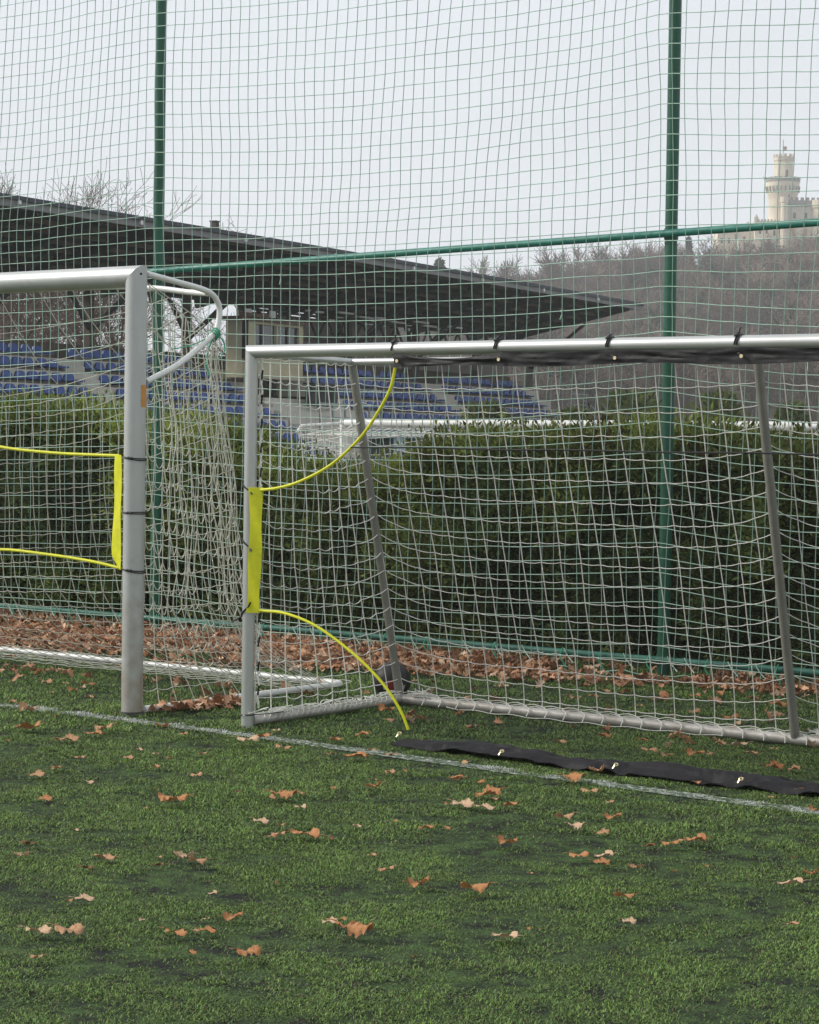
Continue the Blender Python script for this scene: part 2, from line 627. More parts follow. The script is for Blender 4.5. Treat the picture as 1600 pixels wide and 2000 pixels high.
# turf fibres: short blades in clumps (one mass)
def turf_fibres():
    gd = np.array([D_.x, D_.y])
    gd /= np.linalg.norm(gd)
    gr = np.array([gd[1], -gd[0]])
    c = np.array([CAM.x, CAM.y])
    Vs, Cs = [], []
    for d0, d1, dens, mar, sc, skip in ((5.1, 8.0, 36000, 0.30, 0.56, -1), (8.0, 11.0, 23000, 0.40, 0.72, -1), (11.0, 16.6, 9500, 0.6, 1.05, -1),
                                        (3.6, 5.1, 9000, 2.6, 1.0, -1), (5.1, 8.0, 9000, 2.8, 1.0, 0.30), (8.0, 11.0, 7000, 2.8, 1.15, 0.40), (11.0, 16.6, 4000, 2.8, 1.5, 0.6)):
        wmax = d1 * 0.19 + mar
        N = int((d1 - d0) * 2 * wmax * dens)
        dep = rng.uniform(d0, d1, N)
        lat = rng.uniform(-wmax, wmax, N)
        k = (np.abs(lat) < dep * 0.19 + mar) & (np.abs(lat) >= (dep * 0.19 + skip if skip > 0 else 0))
        dep, lat = dep[k], lat[k]
        P = c + dep[:, None] * gd + lat[:, None] * gr
        k = P[:, 1] < 4.4
        P = P[k]
        x, y = P[:, 0], P[:, 1]
        a = fbm(x * 2.4, y * 2.4, 1, 4)                     # worn patches
        b = fbm(x * 15, y * 15, 7, 3)
        c3 = fbm(x * 5.5, y * 5.5, 17, 3)
        g = 0.36 * a + 0.36 * c3 + 0.28 * b
        keep = rng.random(len(g)) < np.clip((g - 0.395) * 7.0, 0.15, 1)
        P, g, b = P[keep], g[keep], b[keep]
        N = len(P)
        h = sc * (0.005 + 0.011 * rng.random(N)) * (0.6 + 0.8 * np.clip((g - 0.38) * 3.0, 0, 1))
        lean = sc * (0.011 + 0.020 * rng.random(N))
        comb = 6.0 * fbm(P[:, 0] * 2.2, P[:, 1] * 2.2, 13, 2)
        ang = comb + rng.normal(0, 2.2, N)
        wd = sc * (0.0016 + 0.0013 * rng.random(N))
        dx, dy = np.cos(ang), np.sin(ang)
        base = np.stack([P[:, 0], P[:, 1], np.zeros(N)], 1)
        side = np.stack([-dy, dx, np.zeros(N)], 1) * wd[:, None]
        mid = base + np.stack([dx * lean * 0.4, dy * lean * 0.4, h * 0.85], 1)
        tip = base + np.stack([dx * lean, dy * lean, h], 1)
        Vs.append(np.stack([base - side, base + side, mid - side * 0.8, mid + side * 0.8, tip], 1).reshape(-1, 3))
        hue = rng.random(N)
        col = np.stack([0.126 + 0.095 * hue, 0.226 + 0.095 * hue, 0.060 + 0.022 * rng.random(N)], 1)
        col *= (0.22 + 1.25 * rng.random(N) ** 1.15)[:, None] * (0.66 + 0.52 * np.clip((g - 0.38) * 3.4, 0, 1))[:, None]
        dark = rng.random(N) < 0.10
        col[dark] = np.array([0.022, 0.026, 0.018])
        dead = rng.random(N) < 0.06
        col[dead] = np.array([0.16, 0.13, 0.075]) * (0.5 + rng.random((dead.sum(), 1)))
        ln = np.interp(P[:, 0], LX, LY)
        t = np.abs(P[:, 1] - ln)
        wear = fbm(P[:, 0] * 7, P[:, 1] * 7, 23, 3)
        white = (t < LINE_W * 0.5 * (0.55 + 0.8 * wear)) & (rng.random(N) < np.clip((wear - 0.34) * 4.2, 0, 0.92))
        col[white] = np.array([0.58, 0.60, 0.56]) * (0.6 + 0.5 * rng.random((white.sum(), 1)))
        Cs.append(np.repeat(col, 5, 0))
    V = np.concatenate(Vs)
    n = len(V) // 5
    b = (np.arange(n) * 5)[:, None]
    return np_mesh('turf_fibres', V, [b + np.array([[0, 1, 3, 2]]), b + np.array([[2, 3, 4]])],
                   mat('turf_fibre', (0.06, 0.13, 0.03), 0.6, attr='tint', spec=0.25, trans=0.2), colors=np.concatenate(Cs))


tag(link('turf_fibres', turf_fibres()), 'short green plastic fibres of the artificial turf, worn in dark patches', 'turf', kind='stuff')


def own(o, p):
    """make o (built in world coordinates) a child of p"""
    o.parent = p
    o.matrix_parent_inverse = p.matrix_basis.inverted() if p.type == 'EMPTY' else Matrix.LocRotScale(p.location, p.rotation_euler, None).inverted()
    return o


def part(mb, name, material, p, smooth=True, label=None):
    o = mb.build(name, material, None, smooth, label)
    return own(o, p)


def mpart(name, me, p, label=None):
    o = link(name, me)
    if label:
        o['label'] = label
    return own(o, p)


def T(path, r, n=14, **k):
    b = MB()
    b.tube(path, r, n, **k)
    return b


def mitred(a, b, r, n, miter_at_b=None):
    """straight round tube whose end b is cut by a 45 degree plane; miter_at_b(offset) -> shift along the tube"""
    a, b = Vector(a), Vector(b)
    d = (b - a).normalized()
    up = Vector((0, 0, 1)) if abs(d.z) < 0.9 else Vector((1, 0, 0))
    u = (up - d * d.dot(up)).normalized()
    w = d.cross(u)
    vs = []
    for p, end in ((a, 0), (b, 1)):
        for k in range(n):
            off = (u * math.cos(2 * PI * k / n) + w * math.sin(2 * PI * k / n)) * r
            q = p + off
            if end and miter_at_b:
                q = q + d * miter_at_b(off)
            vs.append(q)
    fs = [(k, (k + 1) % n, n + (k + 1) % n, n + k) for k in range(n)]
    fs.append(tuple(range(n - 1, -1, -1)))
    fs.append(tuple(n + k for k in range(n)))
    mb = MB()
    mb.add(vs, fs)
    return mb


# ------------------------------------------------------------------ big goal
BX, BY = -0.789, -0.048
big = empty('football_goal', (BX, BY, 0))
tag(big, 'full size silver football goal with thick round posts and a slack grey net', 'goal')
br = 0.0585
for sx, x0 in ((1, BX), (-1, BX - 7.32)):
    o = part(mitred((x0, BY, 0), (x0, BY, 2.44 - br), br, 40, lambda off, s=sx: s * off.x), 'post', ALU_BIG, big)
    if sx == 1:
        b = MB()                                            # sticker wrapped on the right flank of the post
        vs, fs = [], []
        for i in range(7):
            a = math.radians(-14 + i * 9)
            for z in (1.675, 1.795):
                vs.append((x0 + (br + 0.0012) * math.cos(a), BY + (br + 0.0012) * math.sin(a), z))
        fs = [(2 * i, 2 * i + 2, 2 * i + 3, 2 * i + 1) for i in range(6)]
        b.add(vs, fs)
        own(b.build('sticker', ORANGE, None, True), o)
        b = MB()
        a0 = math.radians(-22)
        c = Vector((x0 + br * math.cos(a0), BY + br * math.sin(a0), 2.392))
        nrm = Vector((math.cos(a0), math.sin(a0), 0))
        b.tube([c - nrm * 0.004, c + nrm * 0.0015], 0.0065, 12)
        own(b.build('bolt_hole', DARK, None), o)
        b = MB()                                            # small dark printed mark left of the strap
        for (px, pz, w, h) in ((-0.6, 3, 5, 2.2), (0.5, 1.2, 7, 2.0), (0.0, -0.8, 8, 2.0), (-1.2, -2.8, 4, 2.0), (2.2, -2.8, 3, 2), (5, -2.6, 2, 1.6)):
            a = math.radians(-128 + px * 2.2)
            vs = []
            for da in (0, math.radians(w * 1.1)):
                for z in (0, h * 0.0026):
                    vs.append((x0 + (br + 0.001) * math.cos(a + da), BY + (br + 0.001) * math.sin(a + da), 1.232 + pz * 0.0042 + z))
            b.add(vs, [(0, 2, 3, 1)])
        own(b.build('printed_mark', mat('faded_print', (0.10, 0.10, 0.10), 0.6), None), o)
        b = MB()
        b.tube([(x0, BY, 0.001), (x0, BY, 0.022)], br + 0.004, 40)
        own(b.build('socket_ring', mat('dark_socket', (0.06, 0.06, 0.06), 0.7, var=0.4), None, True), o)
mid = BX - 3.66
part(mitred((mid, BY, 2.44 - br), (BX, BY, 2.44 - br), br, 40, lambda off: off.z), 'crossbar', ALU_BIG, big)
part(mitred((mid, BY, 2.44 - br), (BX - 7.32, BY, 2.44 - br), br, 40, lambda off: off.z), 'crossbar', ALU_BIG, big)
XB = -0.76
bpts = [(XB, 0.005, 2.398), (XB, 0.26, 2.368), (XB, 0.46, 2.342), (XB, 0.545, 2.312), (XB, 0.588, 2.26), (XB, 0.594, 2.205), (XB, 0.576, 2.136),
        (XB, 0.538, 2.091), (XB, 0.267, 1.922), (XB, 0.008, 1.815)]
part(T(spline(bpts, 5), 0.0165, 14), 'net_bracket', WHITE_TUBE, big)
rb = [(XB - 0.005, 0.50, 2.325), (-0.86, 0.575, 2.333), (-1.016, 0.602, 2.346), (-1.276, 0.61, 2.376), (-1.67, 0.61, 2.395), (-3.0, 0.61, 2.40), (-8.0, 0.61, 2.40)]
part(T(spline(rb, 5), 0.0165, 14), 'rear_bar', WHITE_TUBE, big)
part(T([(-0.765, 0.02, 0.026), (-0.77, 1.70, 0.026), (-0.775, 1.745, 0.026), (-0.79, 1.765, 0.026), (-0.83, 1.775, 0.026), (-4.5, 1.78, 0.026), (-8.1, 1.775, 0.026)], 0.020, 14),
     'ground_frame', WHITE_TUBE, big)
# net of the big goal: slack, gathered at the bracket
zs = np.array([0, .12, .3, .56, 1.09, 1.68, 2.09, 2.3])
ymx = np.array([1.70, 1.40, 1.04, .86, .75, .65, .55, .5])
ch = []
nu, nv = 15, 21
u, v = np.meshgrid(np.linspace(0, 1, nu), np.linspace(0, 1, nv), indexing='ij')
zt = 2.36 - 0.26 * u ** 1.2
z = 0.02 + v * (zt - 0.02)
jit = fbm(u * 7, v * 9, 31, 3) - 0.5
uu = np.clip(u + 0.16 * jit * np.sin(PI * u), 0, 1.05)
y = 0.02 + uu * np.interp(z, zs, ymx)
x = -0.765 + 0.10 * (fbm(u * 5, v * 6, 33, 3) - 0.5) + 0.05 * np.sin(u * 9) * (1 - v)
z = z + 0.09 * (fbm(u * 6, v * 8, 35, 3) - 0.5) * np.sin(PI * np.clip(v, 0, 1)) - 0.05 * np.sin(PI * u) * v
z = np.maximum(z, 0.02)
ch += grid_chains(np.stack([x, y, z], -1), sub=6, sag=np.abs(0.012 + 0.060 * rng.random((nu - 1, nv))) * np.sin(PI * np.linspace(0.03, 0.97, nv)))
# extra gathered folds hanging at the bracket end
for k in range(4):
    y0 = 0.50 + 0.03 * rng.random()
    zz = np.linspace(2.12, 0.12 + 0.3 * rng.random(), 26)
    yy = np.interp(zz, zs, ymx) - (0.16 * rng.random()) * np.clip((2.1 - zz) * 1.4, 0, 1) + 0.02 * np.sin(zz * 9 + k)
    xx = XB - 0.02 - 0.14 * rng.random() * np.clip((2.1 - zz) * 1.4, 0, 1) + 0.012 * np.sin(zz * 13 + 2 * k)
    ch.append(np.stack([xx, yy, zz], 1))
# back
dx = np.concatenate([np.array([0, .035, .075, .12, .19, .28, .38, .49]), np.arange(.61, 7.3, .12)])
nv = 20
DX, v = np.meshgrid(dx, np.linspace(0, 1, nv), indexing='ij')
ztop = 2.12 - 0.52 * (1 - np.exp(-DX / 1.0))
z = 0.02 + v * (ztop - 0.02) + 0.05 * (fbm(DX * 2.2, v * 6, 41, 3) - 0.5)
z = np.maximum(z, 0.018)
y = np.interp(z, zs, ymx) * (1 + 0 * DX) + 0.08 * (fbm(DX * 1.6, v * 4, 43, 3) - 0.5) - 0.10 * (1 - np.exp(-DX / 1.0)) * np.sin(PI * v)
x = XB - DX + 0.10 * (fbm(DX * 2.0, v * 3, 45, 3) - 0.5)
ch += grid_chains(np.stack([x, y, z], -1), sub=2, sag=0.006)
top_row = np.stack([x[:, -1], y[:, -1], z[:, -1]], -1)
# roof of the net: from the crossbar down to the gathered upper edge
nr = 8
front = np.stack([XB - DX[:, 0], np.full(len(dx), 0.02), np.full(len(dx), 2.345)], -1)
tt = np.linspace(0, 1, nr)
G = front[:, None] * (1 - tt)[None, :, None] + top_row[:, None] * tt[None, :, None]
G[..., 2] -= (0.10 * np.sin(PI * tt))[None, :] * (1 - np.exp(-dx / 0.8))[:, None]
G[..., 0] += 0.05 * (fbm(DX[:, :1] * 2 + 0 * tt[None], 0 * DX[:, :1] + 5 * tt[None], 47, 2) - 0.5)
ch += grid_chains(G[[0, 5, 8, 10, 13, 17, 22, 28, 34, 40, 46, 52, 58]][:, ::2], rows=True)
# slack hem lying on the grass before the back rail
gx = np.arange(0.0, 7.0, .12)
GX, v = np.meshgrid(gx, np.linspace(0, 1, 5), indexing='ij')
yy = 1.36 + 0.34 * v + 0.03 * (fbm(GX * 3, v * 5, 49, 2) - .5)
xx = -0.80 - GX + 0.16 * v + 0.04 * (fbm(GX * 4, v * 5, 51, 2) - .5)
zz = 0.016 + 0.02 * fbm(GX * 5, v * 7, 53, 2) + 0.028 * (v > 0.95)
ch += grid_chains(np.stack([xx, yy, zz], -1), sub=2, sag=-0.004)
mpart('net', net_mesh('net', ch, 0.0026, NET_GREY), big)
# green cord tying the net to the bracket
b = MB()
c0 = Vector((XB, 0.56, 2.10))
for k in range(3):
    b.tube([c0 + Vector((0.021 * math.cos(a), 0.012 * (k - 1) - 0.012 * math.sin(a), 0.021 * math.sin(a) + 0.012 * (k - 1))) for a in np.linspace(0, 2 * PI, 13)], 0.0055, 6)
b.tube(spline([c0, c0 + Vector((0, -0.09, -0.035)), c0 + Vector((-0.01, -0.20, -0.075)), c0 + Vector((-0.03, -0.33, -0.10))], 4), 0.0035, 6)
b.tube(spline([c0, c0 + Vector((0.01, 0.05, -0.03)), c0 + Vector((0.01, 0.07, -0.09)), c0 + Vector((0, 0.02, -0.15))], 4), 0.004, 6)
b.tube(spline([c0, c0 + Vector((-0.02, -0.03, -0.08)), c0 + Vector((-0.01, -0.06, -0.17)), c0 + Vector((0, -0.04, -0.24))], 4), 0.0045, 6)
part(b, 'tie_cord', CORD_GREEN, big, label='bright green cord knotted round the net bracket')

# ------------------------------------------------------------------ small goal
sm = empty('football_goal', (0, 0, 0))
tag(sm, 'smaller silver youth goal with slanting grey net braces and a white net', 'goal')
r = 0.0335
for sx, x0 in ((-1, 0.0), (1, 5.0)):
    o = part(mitred((x0, 0, 0), (x0, 0, 2.0 - r), r, 32, lambda off, s=sx: s * off.x), 'post', ALU, sm)
    part(T([(x0, 0.03, 1.955), (x0, 0.84, 1.945)], 0.019, 16), 'top_bar', ALU, sm)
    part(T([(x0, 0.034, 0.034), (x0, 1.33, 0.034)], 0.0265, 20), 'ground_bar', ALU_DIRTY, sm)
    if sx == -1:
        b = MB()
        b.tube([(x0 + (r + .002) * math.cos(a), (r + .002) * math.sin(a), 0.068) for a in np.linspace(0, 2 * PI, 19)], 0.0035, 6)
        b.tube([(x0, -r - .003, 0.068), (x0 - 0.012, -r - .008, 0.064)], 0.0035, 6)
        b.tube(spline([(x0 + r, 0.01, 0.068), (x0 + 0.05, 0.12, 0.066), (x0 + 0.03, 0.30, 0.062)], 3), 0.0025, 6)
        own(b.build('tie', BLACK_CORD, None, True), o)
part(mitred((2.5, 0, 2.0 - r), (0, 0, 2.0 - r), r, 32, lambda off: off.z), 'crossbar', ALU, sm)
part(mitred((2.5, 0, 2.0 - r), (5.0, 0, 2.0 - r), r, 32, lambda off: off.z), 'crossbar', ALU, sm)
part(T([(-0.018, 0.84, 1.945), (5.018, 0.84, 1.945)], 0.019, 16), 'top_bar', ALU, sm)
part(T([(-0.025, 1.335, 0.034), (5.025, 1.335, 0.034)], 0.028, 20), 'ground_bar', ALU_DIRTY, sm)
for x0 in (0.0, 2.5, 5.0):
    part(T([(x0, 0.845, 1.93), (x0, 1.325, 0.05)], 0.0235, 16), 'back_brace', GREY_TUBE, sm)
b = MB()
pz = np.linspace(0.10, 1.93, 60)
b.tube([(0.040 + 0.004 * math.sin(k * 1.9), 0.038 + 0.004 * math.cos(k * 1.9), z) for k, z in enumerate(pz)], 0.0045, 6)
for k in range(15):
    z0 = 0.12 + k * 0.122
    b.tube([(0.040, 0.038, z0), (0.030, 0.030, z0 + 0.03), (0.046, 0.042, z0 + 0.055)], 0.004, 6)
part(b, 'lacing', NET_WHITE, sm)
b = MB()
for k in range(14):
    z0 = 0.17 + k * 0.127
    b.tube([(0.041, 0.033, z0), (0.045, 0.036, z0 + 0.05)], 0.0052, 6)
build_split(b, 'net_clip', BLACK_CORD, lambda q, n_, m2: part(q, n_, m2, sm))
# net: back panel, two side panels, hem wound over the back ground bar
ch = []
cell = 0.119
nx, nz_ = 43, 19
for xx0, xx1 in ((0.0, 5.0),):
    X, v = np.meshgrid(np.linspace(xx0, xx1, nx), np.linspace(0, 1, nz_), indexing='ij')
    k0 = np.minimum(X, 5 - X)
    kk = np.minimum(k0, np.abs(X - 2.5))
    lift = np.exp(-kk / 0.22)
    z = 0.05 + v * 1.885
    sagv = np.sin(PI * np.clip(v, 0, 1)) ** 0.7
    z = z - (0.105 * (1 - lift)) * sagv - 0.03 * (1 - v) * (1 - lift) + 0.022 * (fbm(X * 3, v * 7, 61, 3) - .5) * sagv
    z = np.maximum(z, 0.05)
    y = 1.33 - v * 0.49 + 0.03 + 0.10 * sagv * (1 - lift) * (1 - v) + 0.03 * (fbm(X * 2, v * 4, 63, 3) - .5)
    x = X + 0.035 * (fbm(X * 2.5, v * 4, 65, 3) - .5) * sagv
    ch += grid_chains(np.stack([x, y, z], -1), sub=3, sag=0.006)
for x0 in (0.0, 5.0):
    nu = 11
    u, v = np.meshgrid(np.linspace(0, 1, nu), np.linspace(0, 1, nz_), indexing='ij')
    ymax = 1.33 - v * 0.49
    z = 0.05 + v * 1.885
    s_ = np.sin(PI * v) ** 0.7 * np.sin(PI * u) ** 0.6
    z = z - 0.075 * s_ + 0.03 * (fbm(u * 5, v * 7, 71, 3) - .5) * s_
    y = 0.045 + u * (ymax - 0.045) + 0.03 * (fbm(u * 4, v * 6, 73, 3) - .5) * s_
    x = x0 + (0.02 + 0.05 * (fbm(u * 3, v * 4, 75, 3) - .5)) * (1 if x0 == 0 else -1)
    ch += grid_chains(np.stack([x + 0 * u, y, np.maximum(z, 0.045)], -1), sub=4, sag=0.003 + 0.016 * rng.random((nu - 1, nz_)) ** 2)
# hem over the ground bars
for i in range(nx):
    X0 = 5.0 * i / (nx - 1)
    if 0.05 < X0 < 4.9:
        lo = 0.030 + 0.05 * fbm(X0 * 1.7, 0.3, 81, 2) if X0 < 2.0 else 0.02
        a = [(X0, 1.365, 0.055), (X0 + 0.03, 1.335, 0.066), (X0 + 0.075, 1.303, 0.052), (X0 + 0.08, 1.302 - lo * 0.6, 0.02)]
        ch.append(np.array(a))
hx = np.linspace(0.35, 2.1, 60)
ch.append(np.stack([hx, 1.30 - 0.05 * np.sin(PI * (hx - 0.35) / 1.75) ** 0.7, 0.018 + 0.004 * np.sin(hx * 25)], 1))
hx = np.linspace(0.0, 5.0, 160)
for yo, zo in ((1.352, 0.066), (1.372, 0.052)):
    ch.append(np.stack([hx, yo + 0.010 * np.sin(hx * 11), zo + 0.012 * np.abs(np.sin(hx * 26))], 1))
for k in range(26):                                          # slack meshes heaped on the side bar
    y0 = 0.10 + 1.2 * k / 26
    p = [(0.02 + 0.02 * rng.standard_normal(), y0 + 0.07 * rng.standard_normal(), 0.062 + 0.03 * rng.random()) for _ in range(4)]
    ch.append(np.array(spline(p, 4)))
    ch.append(np.array(spline([(0.0 + 0.03 * math.cos(a), y0 + 0.03 * math.sin(a * 0.7), 0.04 + 0.03 * math.sin(a)) for a in (-2.6, -1.2, 0.3, 1.6)], 3)))
for k in range(30):                                          # and at the braces' feet
    xc = 0.06 if k < 18 else 2.56
    p = [(xc + 0.10 * rng.random() + 0.03 * j, 1.34 + 0.03 * rng.standard_normal(), 0.06 + 0.05 * rng.random() * (3 - j) / 3) for j in range(4)]
    ch.append(np.array(spline(p, 4)))
mpart('net', net_mesh('net', ch, 0.0028, NET_WHITE), sm)

# ------------------------------------------------------------------ target sheets


def cloth(fn, nu, nv, name, material, p, label=None):
    """closed thin cloth: fn(u,v,side) -> point"""
    vs, fs = [], []
    for sd_ in (0, 1):
        for i in range(nu + 1):
            for j in range(nv + 1):
                vs.append(fn(i / nu, j / nv, sd_))
    n1 = (nu + 1) * (nv + 1)
    g = lambda i, j: i * (nv + 1) + j
    for i in range(nu):
        for j in range(nv):
            a, b_, c, d = g(i, j), g(i + 1, j), g(i + 1, j + 1), g(i, j + 1)
            fs.append((a, b_, c, d))
            fs.append((n1 + d, n1 + c, n1 + b_, n1 + a))
    for i in range(nu):
        for j in (0, nv):
            a, b_ = g(i, j), g(i + 1, j)
            fs.append((a, n1 + a, n1 + b_, b_))
    for j in range(nv):
        for i in (0, nu):
            a, b_ = g(i, j), g(i, j + 1)
            fs.append((a, b_, n1 + b_, n1 + a))
    mb = MB()
    mb.add(vs, fs)
    return part(mb, name, material, p, True, label)


def panel(X, zl, zh, yfun, name, p):
    """single skin of mesh fabric between the curves zl(X) and zh(X)"""
    nv = 10
    V = []
    for x, a, b in zip(X, zl, zh):
        for j in range(nv + 1):
            zz = a + (b - a) * j / nv
            V.append((x, yfun(x, zz), zz))
    n = nv + 1
    Q = np.array([(i * n + j, (i + 1) * n + j, (i + 1) * n + j + 1, i * n + j + 1) for i in range(len(X) - 1) for j in range(nv)])
    return mpart(name, np_mesh(name, np.array(V), Q, MESH_FAB, smooth=True), p)


ts = empty('target_sheet', (0.95, 0, 0))
tag(ts, 'black mesh target sheet with yellow edged corner holes tied in the small goal', 'target sheet')
UP = [(.080, 1.247), (.197, 1.26), (.351, 1.298), (.551, 1.385), (.73, 1.517), (.841, 1.646), (.919, 1.768), (.949, 1.878)]
LO = [(.080, .620), (.107, .618), (.26, .613), (.465, .557), (.70, .427), (.865, .298), (.964, .178), (1.005, .095), (1.012, .074)]
HY = lambda x: 0.05 + 0.03 * math.sin(x * 2.1) - 0.01 * x


def ysheet(x, z):
    k = max(0.0, (0.62 - z) / 0.62)
    return -0.012 + (HY(x) + 0.012) * k + 0.012 * math.sin(x * 3.1 + z * 2) * (0.4 + k)


ux, uz = zip(*UP)
lx_, lz_ = zip(*LO)
X = np.concatenate([np.linspace(0.08, 1.022, 40), np.linspace(1.06, 2.5, 22)])
zh = np.where(X < 0.949, np.interp(X, ux, uz), 1.882)
zl = np.where(X < 1.012, np.interp(X, lx_, lz_), 0.062)
X = np.concatenate([X, 5 - X[::-1][1:]])
zh = np.concatenate([zh, zh[::-1][1:]])
zl = np.concatenate([zl, zl[::-1][1:]])
panel(X, zl, zh, ysheet, 'mesh_panel', ts)
for mir in (0, 1):
    fx = (lambda x: x) if mir == 0 else (lambda x: 5 - x)
    part(T([(fx(p.x), ysheet(p.x, p.z), p.z) for p in spline([(a, 0, b_) for a, b_ in UP], 5)], 0.0080, 8), 'yellow_piping', YELLOW, ts)
    part(T([(fx(p.x), ysheet(p.x, p.z), p.z) for p in spline([(a, 0, b_) for a, b_ in LO], 5)], 0.0076, 8), 'yellow_piping', YELLOW, ts)

    def strip(u, v, s, fx=fx):
        z = 0.605 + 0.655 * v
        w0 = 0.026 + 0.010 * math.sin(v * 3.0) - 0.010 * (1 - v)
        w1 = 0.090 + 0.008 * math.sin(v * 2.2 + .4) - 0.013 * (1 - v)
        x = w0 + (w1 - w0) * u
        y = -0.040 + 0.028 * u + 0.006 * math.sin(v * 11 + u * 3) + s * 0.004
        return (fx(x), y, z)

    cloth(strip, 6, 24, 'yellow_strip', YELLOW, ts)
    for z, tilt, tail in ((1.255, -0.022, 0), (0.965, -0.026, 0), (0.615, 0.034, 1)):
        b = MB()
        rr = r + 0.0045
        pts = [(fx(rr * math.cos(a)), rr * math.sin(a), z + tilt * math.cos(a)) for a in np.linspace(-0.35, 2 * PI - 0.95, 22)]
        b.tube(pts, 0.0042, 6)
        b.tube([pts[-1], (fx(0.052), -0.046, z + tilt * 1.35)], 0.0048, 6)
        if tail:
            b.tube([(fx(-r * .9), -0.02, z - tilt * .95), (fx(-0.075), -0.05, z - tilt * 1.9)], 0.0042, 6)
        part(b, 'cord', BLACK_CORD, ts)
EY = [0.985, 1.592, 2.237, 2.886, 3.50, 4.015]


def hem_top(u, v, s):
    x = 0.955 + 3.09 * u
    k = int(np.searchsorted(EY, x)) - 1
    k = min(max(k, 0), len(EY) - 2)
    t = min(max((x - EY[k]) / (EY[k + 1] - EY[k]), 0), 1)
    sag = (0.030 if k == 0 else 0.008) * 4 * t * (1 - t)
    z1 = 1.945 - sag
    z0 = 1.876 + 0.006 * math.sin(x * 6)
    z = z0 + (z1 - z0) * v
    fold = 0.030 * (float(fbm(x * 3.1 + v * 1.1, v * 1.6 - x * 0.8, 87, 3)) - 0.5) + 0.012 * (float(fbm(x * 11, v * 2.2 + x * 3, 88, 2)) - 0.5)
    return (x, -0.032 + fold * (0.45 + v * (1 - v) * 2.6) + s * 0.003, z)


cloth(hem_top, 150, 10, 'top_hem', BLACK_FAB, ts)


def hem_low(u, v, s):
    x = 1.0 + 3.0 * u
    th = -1.5 + 4.3 * v                                    # flattened roll of cloth lying on the turf
    yc = HY(x) - 0.045
    ny = float(fbm(x * 1.9, v * 2.0, 91, 3)) - 0.5
    n2 = float(fbm(x * 5.3, v * 3.1, 95, 3)) - 0.5
    wob = 1 + 0.5 * ny
    ends = min(1.0, 0.35 + 5 * min(u, 1 - u))
    y = yc - 0.115 * math.cos(th * 0.62) * wob
    n3 = abs(float(fbm(x * 2.6 + v * 2.5, v * 3.4 - x * 1.2, 97, 2)) - 0.5)
    z = 0.014 + 0.062 * ends * math.sin(PI * min(1, v * 0.9 + 0.05)) ** 0.6 * (0.75 + 0.6 * ny) + 0.030 * n2 * ends - 0.30 * max(0, 0.10 - n3) * ends
    y = yc + (v - 0.42) * 0.225 * wob
    z = max(0.010, z)
    return (x, y, z - s * 0.004)


cloth(hem_low, 130, 12, 'ground_hem', GROUND_FAB, ts, 'wrinkled black hem lying on the turf')
for i, x in enumerate(EY):
    b = MB()
    b.tube([(x, -0.044, 1.905), (x, -0.050, 1.9055)], 0.0085, 14)
    part(b, 'eyelet', BRASS, ts)
    xc = x - 0.045 + 0.012 * math.sin(i * 2.2)
    b = MB()
    zc = 2.0 - r
    rr = r + 0.0045
    for o2 in ((0.0,) if i == 0 else (0.0, 0.011)):
        pts = [(xc + o2 + 0.006 * math.sin(a), rr * math.cos(a), zc + rr * math.sin(a)) for a in np.linspace(-2.0, 3.4, 20)]
        b.tube([(x - 0.004, -0.046, 1.908)] + pts, 0.0036, 6)
    for q in range(4):
        a = 1.75 + 0.2 * q
        b.tube([(xc - 0.006, rr * math.cos(a), zc + (rr + 0.004) * math.sin(a)), (xc + 0.012, rr * math.cos(a) - .004, zc + (rr + 0.011) * math.sin(a))], 0.005, 6)
    if i in (0, 3):
        b.tube([(xc, 0, zc + rr), (xc + 0.004 + 0.012 * (i == 3), -0.01, zc + rr + 0.032)], 0.0032, 6)
    part(b, 'cord', BLACK_CORD, ts)
for px, py in ((783, 1432), (983, 1467), (1206, 1493), (1450, 1521)):
    P = at(px, py, 2, 0.055)
    b = MB()
    P = Vector((P.x, P.y - 0.010, P.z))
    nrm = (CAM - P).normalized()
    nrm = (nrm + Vector((0, 0, 1))).normalized()
    uu_ = nrm.orthogonal().normalized()
    ww = nrm.cross(uu_)
    b.tube([P + (uu_ * math.cos(a) + ww * math.sin(a)) * 0.0075 for a in np.linspace(0, 2 * PI, 17)], 0.0038, 6)
    b.tube([P + Vector((-0.005, -0.005, -0.006)), P + Vector((-0.010, -0.012, -0.018))], 0.0035, 6)
    part(b, 'eyelet', BRASS, ts)
b = MB()
b.tube([(x, ysheet(x, 1.478) - 0.004, 1.478 + 0.002 * math.sin(x * 7)) for x in np.linspace(0.68, 4.32, 60)], 0.0042, 6)
part(b, 'seam', BLACK_CORD, ts)

tb = empty('target_sheet', (BX - 0.06, BY, 0))
tag(tb, 'black mesh target sheet with yellow side strip tied to the thick post', 'target sheet')
UB = [(-.905, 1.410), (-1.109, 1.412), (-1.431, 1.419), (-1.848, 1.448), (-2.2, 1.52), (-2.5, 1.66), (-2.72, 1.90), (-2.82, 2.24)]
LB = [(-.880, .797), (-1.101, .825), (-1.423, .848), (-1.84, .86), (-2.2, .80), (-2.5, .64), (-2.75, .38), (-2.86, .06)]
ux, uz = [p[0] for p in UB[::-1]], [p[1] for p in UB[::-1]]
lx_, lz_ = [p[0] for p in LB[::-1]], [p[1] for p in LB[::-1]]
X = np.concatenate([np.linspace(-0.90, -2.80, 50), np.linspace(-2.9, -4.449, 14)])
zh = np.where(X > -2.82, np.interp(X, ux, uz), 2.28)
zl = np.where(X > -2.86, np.interp(X, lx_, lz_), 0.05)
X = np.concatenate([X, -8.898 - X[::-1][1:]])
zh = np.concatenate([zh, zh[::-1][1:]])
